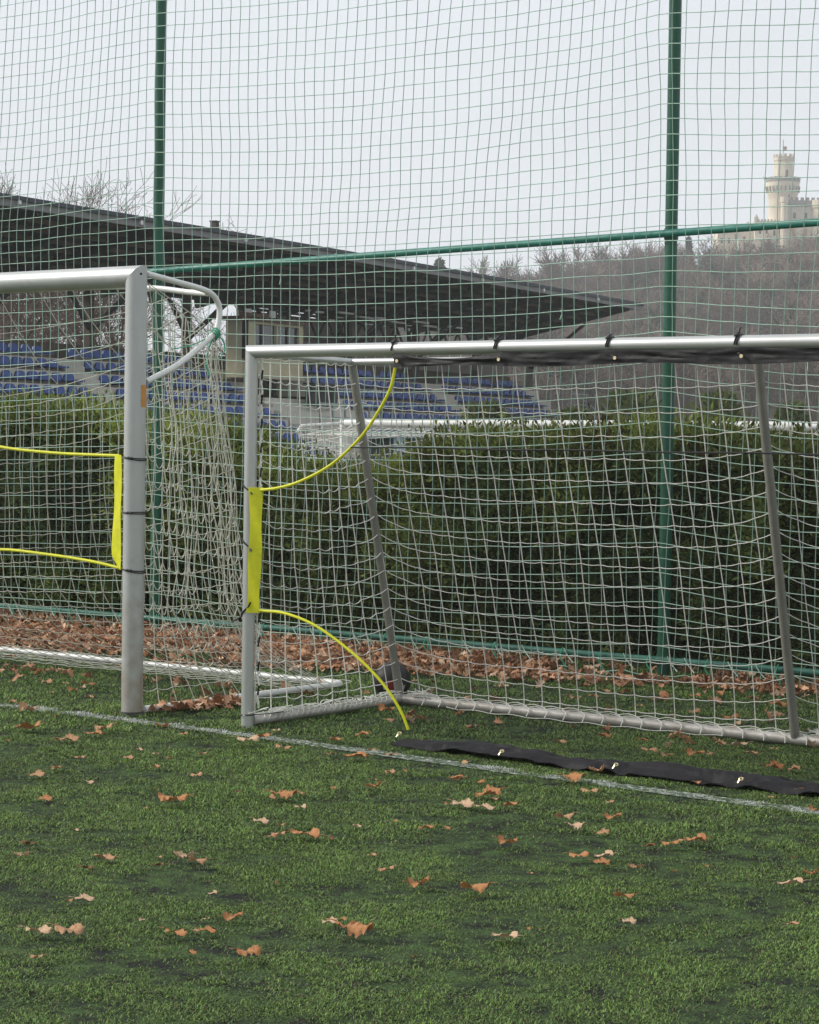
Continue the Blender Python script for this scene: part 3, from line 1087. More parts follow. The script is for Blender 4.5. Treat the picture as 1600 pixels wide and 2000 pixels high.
zl = np.concatenate([zl, zl[::-1][1:]])
yb = lambda x, z: BY - 0.01 + 0.012 * math.sin(x * 2.3 + z * 3)
panel(X, zl, zh, yb, 'mesh_panel', tb)
for mir in (0, 1):
    fx = (lambda x: x) if mir == 0 else (lambda x: -8.898 - x)
    for C_ in (UB, LB):
        part(T([(fx(p.x), yb(p.x, p.z), p.z) for p in spline([(a, 0, b_) for a, b_ in C_], 5)], 0.0085, 8), 'yellow_piping', YELLOW, tb)

    def strip2(u, v, s, fx=fx):
        z = 0.79 + 0.625 * v
        xr = BX - 0.050
        wid = 0.068 + 0.020 * (1 - v) + 0.002 * math.sin(v * 9)
        if v < 0.12:
            wid *= 0.55 + v / 0.12 * 0.45
            z += 0.02 * u * (1 - v / 0.12)
        x = xr - wid * u
        y = BY - 0.050 + 0.022 * u + 0.003 * math.sin(v * 10 + u * 2) + s * 0.004
        return (fx(x), y, z)

    cloth(strip2, 6, 30, 'yellow_strip', YELLOW, tb)
    for z, tilt in ((1.402, -0.006), (1.106, 0.001), (0.795, -0.008)):
        b = MB()
        rr = br + 0.0045
        xc = BX if mir == 0 else BX - 7.32
        for o2 in (0, 0.008):
            pts = [(xc + rr * math.cos(a), BY + rr * math.sin(a), z + tilt * math.cos(a) - o2 * (1 + math.cos(a)) * .6) for a in np.linspace(0, 2 * PI, 30)]
            b.tube(pts, 0.0033, 6)
        a = -1.15
        b.tube([(xc + rr * math.cos(a) - .016, BY + rr * math.sin(a) - .003, z), (xc + rr * math.cos(a) + .012, BY + rr * math.sin(a) - .002, z - .003)], 0.0066, 6)
        part(b, 'cord', BLACK_CORD, tb)

# ------------------------------------------------------------------ tall net fence behind the goals
FY = 3.73
fence = empty('net_fence', (-4.2, FY, 0))
tag(fence, 'tall green ball stop net on green steel poles with a mid rail', 'net fence')
POLES = [-13.2, -8.7, -4.2, 0.345, 4.85, 9.35]
for x0 in POLES:
    b = MB()
    b.tube([(x0, FY, -0.02), (x0, FY, 6.3)], 0.041, 20)
    part(b, 'pole', GREEN_PAINT, fence)
zr = lambda x: 2.80 + (x + 4.2) * 0.018
part(T([(x, FY - 0.055, zr(x)) for x in (-13.2, -4.2, 0.345, 9.35)], 0.025, 16), 'mid_rail', RAIL_PAINT, fence)
part(T([(x, FY - 0.05, 0.115) for x in (-13.2, -4.2, 0.345, 9.35)], 0.023, 14), 'bottom_rail', mat('dull_rail_green', (.022, .125, .092), .6, var=.3, vscale=5), fence)
part(T([(x, FY, 6.25) for x in (-13.2, 9.35)], 0.025, 14), 'top_rail', RAIL_PAINT, fence)
b = MB()
for x0 in POLES:
    for zc in (zr(x0), 0.115):
        b.tube([(x0, FY, zc - 0.035), (x0, FY, zc + 0.035)], 0.0465, 20)
build_split(b, 'clamp', GREEN_PAINT, lambda q, n_, m2: part(q, n_, m2, fence))
xs = np.arange(-9.6, 3.6, 0.091)
zv = np.arange(0.02, 6.3, 0.097)
X, Z = np.meshgrid(xs, zv, indexing='ij')
ph = (X + 4.2) / 4.545
tt = ph - np.floor(ph)
bay = np.floor(ph)
sw = 4 * tt * (1 - tt)
sag = sw * (0.085 + 0.03 * np.sin(bay * 2.1))
hold = np.clip(np.abs(Z - (2.80 + (X + 4.2) * 0.018)) / 0.5, 0.35, 1) * np.clip((6.3 - Z) / 0.8, 0, 1) * np.clip(Z / 0.5, 0, 1)
ZZ = Z - sag * hold * 1.2 + 0.040 * (fbm(X * 0.8, Z * 0.9, 101, 3) - .5) + 0.012 * (fbm(X * 4, Z * 4, 102, 2) - .5)
XX = X + 0.055 * (Z - 2.8) * np.where(Z > 2.8, 1, 0.35) * sw + 0.16 * (fbm(X * 0.6, Z * 0.5, 103, 3) - .5) + 0.014 * (fbm(X * 4, Z * 4, 104, 2) - .5)
XX -= 0.05 * np.clip((0.55 - Z), 0, 1) * np.sin(X * 2.2)
YY = FY - 0.10 - 0.05 * sw + 0.05 * (fbm(X * 0.9, Z * 0.8, 105, 3) - .5)
ZZ = np.maximum(ZZ, 0.015 + 0.02 * np.sin(X * 13))
ch = grid_chains(np.stack([XX, YY, ZZ], -1))
for k in range(20):                                        # repair knots and loose ends
    i, j = rng.integers(40, len(xs) - 12), rng.integers(22, 36) if k < 13 else rng.integers(1, 4)
    p = np.array([XX[i, j], YY[i, j] - 0.004, ZZ[i, j]])
    ch.append(p + np.array([[0, 0, 0], [0.004, 0, -0.02], [0.01 * rng.standard_normal(), 0, -0.045 - 0.03 * rng.random()]]))
    ch.append(p + np.array([[-0.008, 0, 0.006], [0, -0.004, -0.006], [0.008, 0, 0.006]]))
mpart('net', net_mesh('net', ch, 0.0033, NET_GREEN, sides=3), fence)
b = MB()                                                   # lashings between net and bottom rail
for k in range(40):
    x0 = -9 + k * 0.31 + 0.08 * rng.standard_normal()
    b.tube(spline([(x0, FY - 0.085, 0.145), (x0 + 0.03, FY - 0.088, 0.10), (x0 + 0.09, FY - 0.11, 0.055)], 3), 0.004, 5)
build_split(b, 'lashing', mat('pale_green_cord', (0.42, 0.55, 0.46), 0.75), lambda q, n_, m2: part(q, n_, m2, fence))
b = MB()
for k in range(30):
    x0 = -9 + k * 0.41 + 0.1 * rng.standard_normal()
    b.tube(spline([(x0, FY - 0.085, 0.15), (x0 - 0.02, FY - 0.09, 0.09), (x0 + 0.02, FY - 0.085, 0.03), (x0 + .01, FY - 0.085, 0.0)], 3), 0.005, 5)
build_split(b, 'tie', CORD_GREEN, lambda q, n_, m2: part(q, n_, m2, fence))

# ------------------------------------------------------------------ leaves
def leaf_outline(kind, n=26):
    """half outline of an oak like leaf: (distance along the midrib 0..1, half width)"""
    t = np.linspace(0, 1, n)
    w = 0.37 * np.sin(PI * t ** 0.75) ** 0.7
    lob = [5.0, 4.0, 3.2, 6.0][kind % 4]
    w = w * (0.84 + 0.19 * np.cos(2 * PI * lob * (t - 0.03)))
    w[0] = 0.012
    w[-1] = 0.0
    return t, np.maximum(w, 0.012 * (1 - t))


def leaf_geo(kind, seed, L):
    """curled leaf of length L; returns vertices and quads"""
    g = np.random.default_rng(seed)
    t, w = leaf_outline(kind)
    n = len(t)
    c1, c2, tw = g.uniform(-2.3, 2.3), g.uniform(0.3, 1.3) * g.choice([1, -1]), g.uniform(-1.6, 1.6)
    V = []
    ncs = 4
    for i in range(n):
        for k in range(-ncs, ncs + 1):
            s = k / ncs
            x = (t[i] - 0.5)
            y = s * w[i] * (1 + 0.06 * g.standard_normal() * (abs(k) == ncs))
            z = 0.40 * c1 * (x * x) + 0.9 * c2 * y * y + 0.6 * tw * x * y + 0.075 * math.sin(7 * t[i] + 2.4 * s + seed) * (0.25 + abs(s)) + 0.018 * g.standard_normal() * abs(s)
            V.append((x, y, z))
    V = np.array(V)
    V[:, 2] -= V[:, 2].min()
    V *= L
    m_ = 2 * ncs + 1
    Q = np.array([(i * m_ + k, (i + 1) * m_ + k, (i + 1) * m_ + k + 1, i * m_ + k + 1) for i in range(n - 1) for k in range(m_ - 1)])
    return V, Q


def stalk(V, L):
    m_ = 9
    c = V[4]
    a = [Vector(c), Vector(c) + Vector((-0.16 * L, 0.02 * L, 0.02 * L)), Vector(c) + Vector((-0.30 * L, 0.07 * L, 0.0 * L))]
    b = MB()
    b.tube(a, 0.012 * L, 5)
    return b


LCOL = {'pale tan': ((0.42, 0.26, 0.155), (0.60, 0.44, 0.30)), 'orange brown': ((0.31, 0.125, 0.045), (0.50, 0.255, 0.115)),
        'tan brown': ((0.34, 0.175, 0.085), (0.50, 0.31, 0.18)), 'dark brown': ((0.12, 0.048, 0.022), (0.24, 0.11, 0.052))}
LM = {k: mat('leaf_' + k.replace(' ', '_'), a, 0.75, col2=b_, vscale=28, bump=0.25, bscale=120, trans=0.12, spec=0.25) for k, (a, b_) in LCOL.items()}
LEAF = {}
for ck in LCOL:
    for kd in range(6):
        V, Q = leaf_geo(kd, 100 + kd * 7, 1.0)
        st = stalk(V, 1.0)
        nV = np.concatenate([V, np.array(st.v)])
        me = np_mesh('fallen_leaf', nV, [Q] + [np.array([f]) + len(V) for f in st.f], LM[ck], smooth=True)
        LEAF[ck, kd] = me

# crop coordinates (x, y, width in photo pixels, colour) of the leaves lying on the turf
pt_, ob, tb_, db = 'pale tan', 'orange brown', 'tan brown', 'dark brown'
A = []


def crop(ox, oy, sc, items):
    for x, y, w, c in items:
        A.append((ox + x / sc, oy + y / sc, w / sc, c))


crop(0, 1500, 2.963, [(325, 10, 50, tb_), (220, 52, 85, tb_), (525, 95, 50, pt_), (1140, 60, 65, tb_), (905, 5, 30, ob), (265, 190, 78, ob), (995, 222, 155, ob),
     (1580, 182, 60, tb_), (1375, 150, 32, db), (890, 128, 26, db), (845, 240, 26, tb_), (160, 456, 82, db), (125, 524, 82, pt_), (605, 537, 115, tb_),
     (490, 594, 80, db), (925, 525, 34, tb_), (915, 576, 62, db), (1060, 535, 110, pt_), (1142, 572, 100, tb_), (1510, 324, 85, pt_), (1580, 408, 60, tb_),
     (445, 370, 34, pt_), (405, 785, 40, ob), (490, 775, 110, pt_), (1230, 740, 50, pt_), (820, 890, 26, pt_), (1195, 886, 30, pt_), (1350, 882, 108, ob),
     (225, 970, 145, pt_), (395, 986, 158, tb_), (1020, 977, 122, ob), (1138, 955, 45, tb_), (1205, 958, 92, ob), (213, 1116, 72, tb_), (1115, 1085, 55, ob), (1438, 1112, 135, ob)])
crop(530, 1500, 2.963, [(690, 36, 52, tb_), (775, 26, 28, ob), (592, 122, 90, ob), (600, 76, 28, tb_), (360, 126, 32, ob), (72, 185, 142, ob), (175, 158, 56, tb_),
     (165, 242, 66, pt_), (1070, 79, 80, pt_), (1215, 93, 48, ob), (1255, 172, 145, ob), (1298, 192, 45, tb_), (1112, 228, 120, pt_), (1240, 245, 105, pt_),
     (1385, 228, 75, ob), (1022, 220, 40, tb_), (720, 315, 28, ob), (60, 345, 45, tb_), (495, 350, 48, pt_), (895, 360, 82, ob), (1018, 362, 46, ob), (190, 411, 162, ob),
     (40, 408, 76, tb_), (1365, 451, 105, ob), (582, 515, 52, tb_), (28, 675, 30, db), (665, 613, 88, tb_), (858, 693, 112, ob), (1180, 738, 155, ob),
     (340, 909, 80, pt_), (420, 886, 40, ob), (480, 985, 200, ob), (1350, 1001, 142, pt_), (820, 1106, 40, db), (1485, 945, 24, ob), (1500, 620, 18, tb_), (345, 420, 45, db)])
crop(1060, 1500, 2.963, [(315, 31, 85, tb_), (185, 77, 118, ob), (270, 153, 92, tb_), (390, 212, 48, tb_), (408, 300, 92, ob), (133, 314, 100, tb_), (200, 358, 92, pt_),
     (350, 390, 74, tb_), (620, 460, 62, db), (740, 460, 90, ob), (885, 442, 120, ob), (820, 436, 60, tb_), (212, 533, 108, ob), (355, 529, 104, pt_),
     (340, 566, 98, ob), (530, 593, 72, tb_), (765, 606, 30, db), (950, 580, 28, ob), (1435, 692, 138, pt_), (1550, 628, 76, ob), (470, 772, 118, ob),
     (500, 906, 78, pt_), (1452, 916, 72, tb_), (1310, 129, 50, tb_), (1508, 148, 62, tb_), (1580, 258, 72, ob), (1320, 182, 35, tb_), (900, 97, 40, ob), (1450, 530, 20, db)])
crop(0, 1000, 2.963, [(157, 1268, 150, ob), (160, 1162, 100, tb_), (310, 1190, 40, db), (602, 1275, 100, tb_), (540, 1300, 92, ob), (405, 1331, 110, tb_), (935, 1252, 70, ob),
     (1065, 1302, 45, tb_), (810, 1383, 36, pt_), (900, 1411, 34, pt_), (745, 1432, 56, tb_), (975, 1437, 42, tb_), (1172, 1410, 48, tb_), (910, 1481, 48, tb_),
     (462, 1437, 58, tb_), (322, 1490, 52, ob), (52, 1331, 28, ob), (1436, 1350, 118, pt_), (1528, 1312, 80, ob), (525, 1080, 46, tb_), (420, 1041, 55, ob),
     (275, 993, 62, tb_), (512, 1012, 75, ob), (300, 1051, 28, tb_), (380, 1001, 36, tb_), (75, 1104, 45, tb_), (330, 1325, 50, db)])
crop(400, 1000, 2.963, [(1070, 1221, 55, tb_), (1168, 1206, 70, ob), (757, 1329, 62, ob), (910, 1299, 74, ob), (448, 1383, 82, tb_), (717, 1413, 48, tb_), (868, 1436, 125, ob),
     (970, 1390, 50, tb_), (1080, 1421, 60, tb_), (1075, 1517, 58, tb_), (1505, 1461, 55, tb_), (1455, 1561, 85, ob), (1240, 1335, 40, tb_), (1540, 1262, 62, tb_), (1050, 1160, 90, ob), (417, 1278, 38, pt_)])
crop(1060, 1000, 2.963, [(115, 1344, 68, tb_), (365, 1311, 70, ob), (580, 1331, 62, ob), (615, 1403, 88, tb_), (715, 1421, 66, tb_), (885, 1413, 98, ob), (965, 1416, 40, tb_),
     (1210, 1406, 66, tb_), (1145, 1361, 90, pt_), (1030, 1351, 60, tb_), (820, 1316, 55, ob), (1345, 1491, 110, ob), (1455, 1500, 70, tb_), (370, 1050, 50, tb_),
     (185, 1086, 62, tb_), (295, 1076, 55, ob), (700, 1090, 60, ob), (880, 1075, 60, ob), (990, 1105, 62, tb_), (1222, 1095, 66, db), (1365, 1130, 100, ob),
     (1095, 1212, 80, ob), (880, 1175, 70, tb_), (1365, 1046, 68, ob), (1490, 1040, 66, ob), (560, 1130, 34, tb_), (1340, 1381, 40, tb_)])


def colword(c):
    return c


def place_words(x, y):
    if y < 1400:
        if x < 250:
            return 'on the turf inside the big goal'
        return 'behind the low ground bar of the small goal' if y < 1420 and x > 800 else 'on the turf behind the goal line'
    yl = np.interp(x, [0, 480, 950, 1600], [1370, 1428, 1497, 1582])
    if y < yl:
        return 'between black ground hem and ground bar' if x > 760 else 'inside the left corner of the small goal'
    nearw = 'just before the line' if y < yl + 75 else ('out on open turf' if y < yl + 190 else 'near the bottom edge')
    zone = 'left' if x < 300 else ('under big post' if x < 420 else ('under small post' if x < 640 else ('under yellow arc' if x < 860 else ('under hem' if x < 1200 else 'right'))))
    return nearw + ', ' + zone


leaves = []
for i, (x, y, w, c) in enumerate(A):
    P = at(x, y, 2, 0.012)
    dep = (P - CAM).dot(D_)
    size = max(0.018, w * dep / F_PX)
    leaves.append([x, y, w, c, P, size])
groups = {}
for L_ in leaves:
    x, y, w, c, P, size = L_
    sw_ = 'tiny' if size < 0.03 else ('small' if size < 0.055 else ('middling' if size < 0.085 else 'large'))
    pw = place_words(x, y)
    zone = None
    if ', ' in pw:
        pw, zone = pw.split(', ')
    zt_ = {'left': 'left of the thick post', 'under big post': 'below the thick post', 'under small post': 'below the thin post',
           'under yellow arc': 'below the yellow arc', 'under hem': 'below the hem end', 'right': 'towards the right', None: ''}[zone]
    groups.setdefault((sw_, c, pw, zt_), []).append(L_)
ORD = ['first', 'second', 'third', 'fourth', 'fifth', 'sixth', 'seventh', 'eighth', 'ninth', 'tenth']
k = 0
for (sw_, c, pw, zt_), ls in groups.items():
    ls.sort(key=lambda q: q[0])
    for idx, (x, y, w, cc, P, size) in enumerate(ls):
        kd = k % 6
        o = link('fallen_leaf', LEAF[c, kd])
        o.location = (P.x, P.y, 0.016 + 0.05 * size)
        a = math.atan2(R_.y, R_.x) + random.uniform(-0.35, 0.35) + random.choice((0, PI))
        tl = random.uniform(-0.05, 0.28)
        o.rotation_euler = (tl, random.uniform(-0.15, 0.15), a)
        o.scale = (size * 1.08, size * random.uniform(1.0, 1.45), size * random.uniform(0.95, 1.5))
        cw_ = {'pale tan': 'pale', 'tan brown': 'tan', 'orange brown': 'orange', 'dark brown': 'brown'}[c]
        lab = f'{sw_} {cw_} leaf {pw}'
        if zt_:
            lab += ' ' + zt_
        if len(ls) == 2:
            lab += ', ' + ('leftmost' if idx == 0 else 'rightmost')
        elif len(ls) > 2:
            lab += f', {ORD[min(idx, 9)]} from left'
        if len(lab.split()) > 16:
            lab = ' '.join(lab.replace(' of the turf', '').replace('mid sized', 'middling').replace('orange brown', 'orange').replace('tan brown', 'tan').replace(' the ', ' ').split()[:16])
        tag(o, lab, 'leaf', 'fallen leaves scattered on the turf')
        k += 1


# dense litter along the fence: one mass of leaves
def litter():
    Vs, Qs, Cs = [], [], []
    base = []
    for kd in range(5):
        g = np.random.default_rng(900 + kd)
        t = np.array([0, .14, .28, .42, .56, .7, .85, 1.])
        w = np.array([.02, .20, .13, .30, .17, .26, .12, 0.0])
        c1, c2, tw = g.uniform(-2, 2.4), g.uniform(0.8, 3.2) * g.choice([1, 1, -1]), g.uniform(-1.5, 1.5)
        V = []
        for i in range(len(t)):
            for s in (-1, -.5, 0, .5, 1):
                xx, yy = t[i] - .5, s * w[i] * g.uniform(.8, 1.2)
                V.append((xx, yy, .3 * c1 * xx * xx + c2 * yy * yy + .6 * tw * xx * yy + .05 * g.standard_normal() * abs(s)))
        V = np.array(V)
        V[:, 2] -= V[:, 2].mean()
        Q = np.array([(i * 5 + j, (i + 1) * 5 + j, (i + 1) * 5 + j + 1, i * 5 + j + 1) for i in range(len(t) - 1) for j in range(4)])
        base.append((V, Q))
    N = 26000
    X = rng.uniform(-9.5, 3.0, N)
    Y = rng.uniform(0.4, 4.35, N)
    cl = fbm(X * 1.6, Y * 1.9, 111, 4)
    left = 1 / (1 + np.exp((X + 1.55) * 2.6))              # thick drift on the left, a narrow one on the right
    y0 = 1.80 * left + (2.58 + 0.20 * np.clip(X + 1, 0, 3)) * (1 - left)
    d = np.clip((Y - y0) / 0.35, 0, 1) * np.clip((4.5 - Y) / 0.4, 0, 1) * (0.35 + 0.65 * np.clip((3.95 - Y) / 0.35, 0, 1))
    d *= np.clip((cl - 0.30) * 5, 0.05, 1) * (1.0 * left + np.clip(1.1 - 0.24 * (X + 0.9), 0.62, 1.1) * (1 - left))
    # leaves caught along the side bar of the big goal and a few before the back rail
    bar = np.exp(-((X + 0.66) / 0.07) ** 2) * (Y > 0.1) * (Y < 0.8) * 0.8
    bar2 = np.exp(-((Y - 1.12 - 0.1 * np.sin(X * 3)) / 0.08) ** 2) * (X < -0.9) * 0.20
    stray = 0.010 * (Y > 0.5)
    keep = rng.random(N) < np.maximum.reduce([d, bar, bar2, stray])
    X, Y, d = X[keep], Y[keep], d[keep]
    # some right behind the side bar foot, thick like a small drift
    n2 = 60
    t_ = rng.random(n2)
    X = np.concatenate([X, -0.655 + 0.035 * rng.standard_normal(n2)])
    Y = np.concatenate([Y, 0.04 + 0.62 * t_])
    d = np.concatenate([d, np.full(n2, .8)])
    N = len(X)
    cols = np.array([(.43, .225, .13), (.52, .31, .19), (.32, .15, .075), (.60, .42, .29), (.22, .10, .055), (.48, .27, .16)])
    o = 0
    for i in range(N):
        V, Q = base[rng.integers(5)]
        L = rng.uniform(0.05, 0.105)
        a, b_, c_ = rng.uniform(0, 2 * PI), rng.normal(0, .38), rng.normal(0, .34)
        M = np.array((Matrix.Rotation(a, 3, 'Z') @ Matrix.Rotation(b_, 3, 'X') @ Matrix.Rotation(c_, 3, 'Y')))
        W = (V * L) @ M.T
        W[:, 2] -= W[:, 2].min() * 0.8
        W += np.array([X[i], Y[i], 0.008 + 0.03 * rng.random() * d[i]])
        Vs.append(W)
        Qs.append(Q + o)
        o += len(V)
        Cs.append(np.repeat(cols[rng.integers(6)][None] * rng.uniform(.7, 1.2), len(V), 0))
    return np_mesh('leaf_litter', np.concatenate(Vs), np.concatenate(Qs), mat('litter_leaf', (.3, .15, .07), .8, attr='tint', spec=.2, trans=.12), smooth=False, colors=np.concatenate(Cs))


tag(link('leaf_litter', litter()), 'thick drift of fallen orange brown leaves along the fence', 'leaf litter', kind='stuff')

# ------------------------------------------------------------------ ball behind the corner of the small goal
def ball():
    nu, nv = 40, 24
    c = atd(766, 1329, 12.62)
    rb_ = 0.110
    c.z = rb_ + 0.004
    view = (CAM - c).normalized()
    rt = Vector((0, 0, 1)).cross(view).normalized()
    up = view.cross(rt)
    V, F, K = [], [], []
    for i in range(nv + 1):
        th = PI * i / nv
        for j in range(nu):
            p = 2 * PI * j / nu
            V.append((rb_ * math.sin(th) * math.cos(p), rb_ * math.sin(th) * math.sin(p), rb_ * math.cos(th)))
    for i in range(nv):
        for j in range(nu):
            F.append((i * nu + j, (i + 1) * nu + j, (i + 1) * nu + (j + 1) % nu, i * nu + (j + 1) % nu))
    o = np_mesh('football', np.array(V), np.array(F), mat('black_leather', (0.014, 0.012, 0.014), 0.5, bump=0.2, bscale=90), smooth=True)
    o.materials.append(mat('red_leather', (0.22, 0.018, 0.02), 0.5))
    o.materials.append(mat('white_leather', (0.45, 0.45, 0.46), 0.5))
    for f, pg in zip(F, o.polygons):
        q = sum((Vector(V[k]) for k in f), Vector()) / 4 / rb_
        a, b_, d = q.dot(rt), q.dot(up), q.dot(view)
        if d > 0 and (a - 0.02) ** 2 / 0.34 ** 2 + (b_ + 0.22) ** 2 / 0.30 ** 2 < 1:
            pg.material_index = 1
        elif d > 0 and (0.45 < (a - 0.1) ** 2 / .5 + (b_ + 0.45) ** 2 / .5 < 0.62) and b_ < -0.1:
            pg.material_index = 2
        elif d < 0 and (a * a + b_ * b_) < 0.2:
            pg.material_index = 1
    ob_ = link('football', o)
    ob_.location = c
    tag(ob_, 'black football with a dark red panel behind the corner of the small goal', 'ball')


ball()

# ------------------------------------------------------------------ hedge
def leaf_cloud(P, N, size, hue, aspect=2.4, up=0.6):
    """small pointed two-triangle sprays at points P; N outward directions"""
    n = len(P)
    d = N * 0.7 + rng.normal(0, 0.55, (n, 3))
    d[:, 2] += up
    d /= np.linalg.norm(d, axis=1)[:, None]
    q = rng.normal(0, 1, (n, 3))
    s = np.cross(d, q)
    s /= np.linalg.norm(s, axis=1)[:, None]
    L = size * rng.uniform(0.6, 1.3, n)
    W = L / aspect
    nn = np.cross(d, s)
    a = P
    b = P + d * (L * .5)[:, None] + s * (W * .5)[:, None] + nn * (W * .15)[:, None]
    c = P + d * L[:, None]
    e = P + d * (L * .5)[:, None] - s * (W * .5)[:, None] + nn * (W * .15)[:, None]
    V = np.stack([a, b, c, e], 1).reshape(-1, 3)
    i = (np.arange(n) * 4)[:, None]
    return V, i + np.array([[0, 1, 2, 3]]), np.repeat(hue, 4, 0)


hx_ = np.array([-14, -10, -7.25, -6.6, -5.95, -4.9, -4.59, -4.3, -4.08, -3.65, -3.33, -2.87, -2.6, -2.3, -1.95, -1.67, -0.99, -0.6, -0.22, 0.1, 0.38, 0.66, 0.85, 3, 7])
hz_ = np.array([1.95, 1.9, 1.85, 1.84, 1.79, 1.70, 1.62, 1.56, 1.38, 1.42, 1.31, 1.27, 1.32, 1.50, 1.60, 1.63, 1.65, 1.70, 1.63, 1.68, 1.58, 1.62, 1.60, 1.7, 1.8]) - 0.13


def hedge():
    h = empty('hedge', (-3, 4.9, 0))
    tag(h, 'dense dark green conifer hedge with a dip in its top behind the net fence', 'hedge')
    Ptot, Ntot, Htot = [], [], []
    for side, NC, per in (('front', 6200, 40), ('top', 2600, 40), ('back', 700, 22)):
        X = rng.uniform(-9.5, 4.5, NC)
        top = np.interp(X, hx_, hz_) - 0.05 + 0.17 * (fbm(X * 2.6, X * 0, 121, 4) - .5)
        if side == 'top':
            Y = 4.36 + 1.15 * rng.random(NC)
            Z = top - 0.10 * rng.random(NC) + 0.16 * (fbm(X * 2.6, Y * 2.6, 126, 3) - .5)
            nrm = np.stack([rng.normal(0, .45, NC), rng.normal(-.2, .45, NC), np.ones(NC)], 1)
        else:
            Z = (top - .05) * rng.random(NC) ** 0.9
            bulge = np.clip((fbm(X * 2.6, Z * 2.8, 123, 4) - .5) * 1.7 + .5, 0, 1)
            dep = 0.56 * (1 - bulge) + 0.14 * rng.random(NC) ** 2 + 0.26 * (Z / top) ** 4
            Y = 4.14 + dep if side == 'front' else 5.75 - dep
            nrm = np.stack([rng.normal(0, .5, NC), np.full(NC, -1. if side == 'front' else 1.), rng.normal(.15, .5, NC)], 1)
        nrm /= np.linalg.norm(nrm, axis=1)[:, None]
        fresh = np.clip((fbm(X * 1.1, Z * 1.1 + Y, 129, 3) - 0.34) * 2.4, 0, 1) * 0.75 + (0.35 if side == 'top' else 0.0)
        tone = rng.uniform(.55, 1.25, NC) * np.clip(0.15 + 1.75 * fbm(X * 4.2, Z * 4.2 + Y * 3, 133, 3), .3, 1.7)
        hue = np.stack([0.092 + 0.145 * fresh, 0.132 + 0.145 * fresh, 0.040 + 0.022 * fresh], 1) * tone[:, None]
        brown = rng.random(NC) < 0.05
        hue[brown] = np.array([0.075, 0.048, 0.022])
        c = np.stack([X, Y, Z], 1)
        t = rng.random((NC, per, 1)) ** .7
        spread_ = rng.normal(0, 1, (NC, per, 3)) * 0.055 * (0.35 + t)
        P = c[:, None] + nrm[:, None] * (t * rng.uniform(.10, .20, (NC, 1, 1))) + spread_
        P[..., 2] -= 0.03 * t[..., 0] ** 2
        Ptot.append(P.reshape(-1, 3))
        Ntot.append((nrm[:, None] + spread_ * 9).reshape(-1, 3))
        Htot.append((hue[:, None] * rng.uniform(.7, 1.3, (NC, per, 1))).reshape(-1, 3))
    P, N, H = np.concatenate(Ptot), np.concatenate(Ntot), np.concatenate(Htot)
    k = P[:, 2] > 0.01
    P, N, H = P[k], N[k], H[k]
    # upright leader shoots on the crown
    n = 420
    X = rng.uniform(-9, 4, n)
    t = rng.random(n)
    k = fbm(X * 6, X * 0 + 9, 128, 2) > 0.55
    X, t = X[k], t[k]
    top = np.interp(X, hx_, hz_)
    for q in range(14):
        pp = np.stack([X + rng.normal(0, .012, len(X)), 4.55 + 0.7 * t, top - 0.05 + 0.012 * q * (0.5 + t)], 1)
        P = np.concatenate([P, pp])
        N = np.concatenate([N, np.tile([[0, 0, 1.]], (len(X), 1))])
        H = np.concatenate([H, np.tile([[.075, .095, .024]], (len(X), 1)) * (0.6 + .6 * rng.random((len(X), 1)))])
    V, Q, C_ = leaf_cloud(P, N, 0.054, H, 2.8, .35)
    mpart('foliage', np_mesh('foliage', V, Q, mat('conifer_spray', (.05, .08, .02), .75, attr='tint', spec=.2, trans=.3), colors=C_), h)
    b = MB()
    for i in range(26):
        x = -11 + i * 0.62 + rng.uniform(-.12, .12)
        zt_ = float(np.interp(x, hx_, hz_)) - 0.25
        y = 4.95 + rng.uniform(-.1, .1)
        b.tube([(x, y, 0), (x + rng.uniform(-.05, .05), y, zt_ * .5), (x + rng.uniform(-.1, .1), y, zt_)], [0.035, 0.025, 0.01], 7)
        for q in range(22):
            z0 = rng.uniform(0.1, zt_)
            a = rng.uniform(0, 2 * PI)
            l = rng.uniform(.25, .5)
            b.tube([(x, y, z0), (x + l * .5 * math.cos(a), y + l * .5 * math.sin(a), z0 + .1), (x + l * math.cos(a), y + l * math.sin(a), z0 + .26)], [.012, .008, .003], 4)
    part(b, 'stems', mat('hedge_bark', (.045, .03, .02), .9, var=.3), h)
    # solid dark core, stands in for the shade inside the hedge
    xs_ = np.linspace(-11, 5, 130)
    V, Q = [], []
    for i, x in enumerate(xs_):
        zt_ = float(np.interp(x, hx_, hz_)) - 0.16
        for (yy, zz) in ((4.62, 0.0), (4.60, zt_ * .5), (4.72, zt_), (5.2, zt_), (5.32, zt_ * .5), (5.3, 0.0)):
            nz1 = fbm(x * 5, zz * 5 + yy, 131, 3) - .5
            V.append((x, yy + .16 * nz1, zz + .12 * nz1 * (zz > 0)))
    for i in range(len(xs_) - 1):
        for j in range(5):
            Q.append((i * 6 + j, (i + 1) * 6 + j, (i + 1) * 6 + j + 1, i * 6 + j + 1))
    mpart('dark_core', np_mesh('dark_core', np.array(V), np.array(Q), mat('core_shade', (.012, .010, .007), .95, col2=(.03, .024, .015), vscale=14, bump=.8, bscale=20)), h)


hedge()

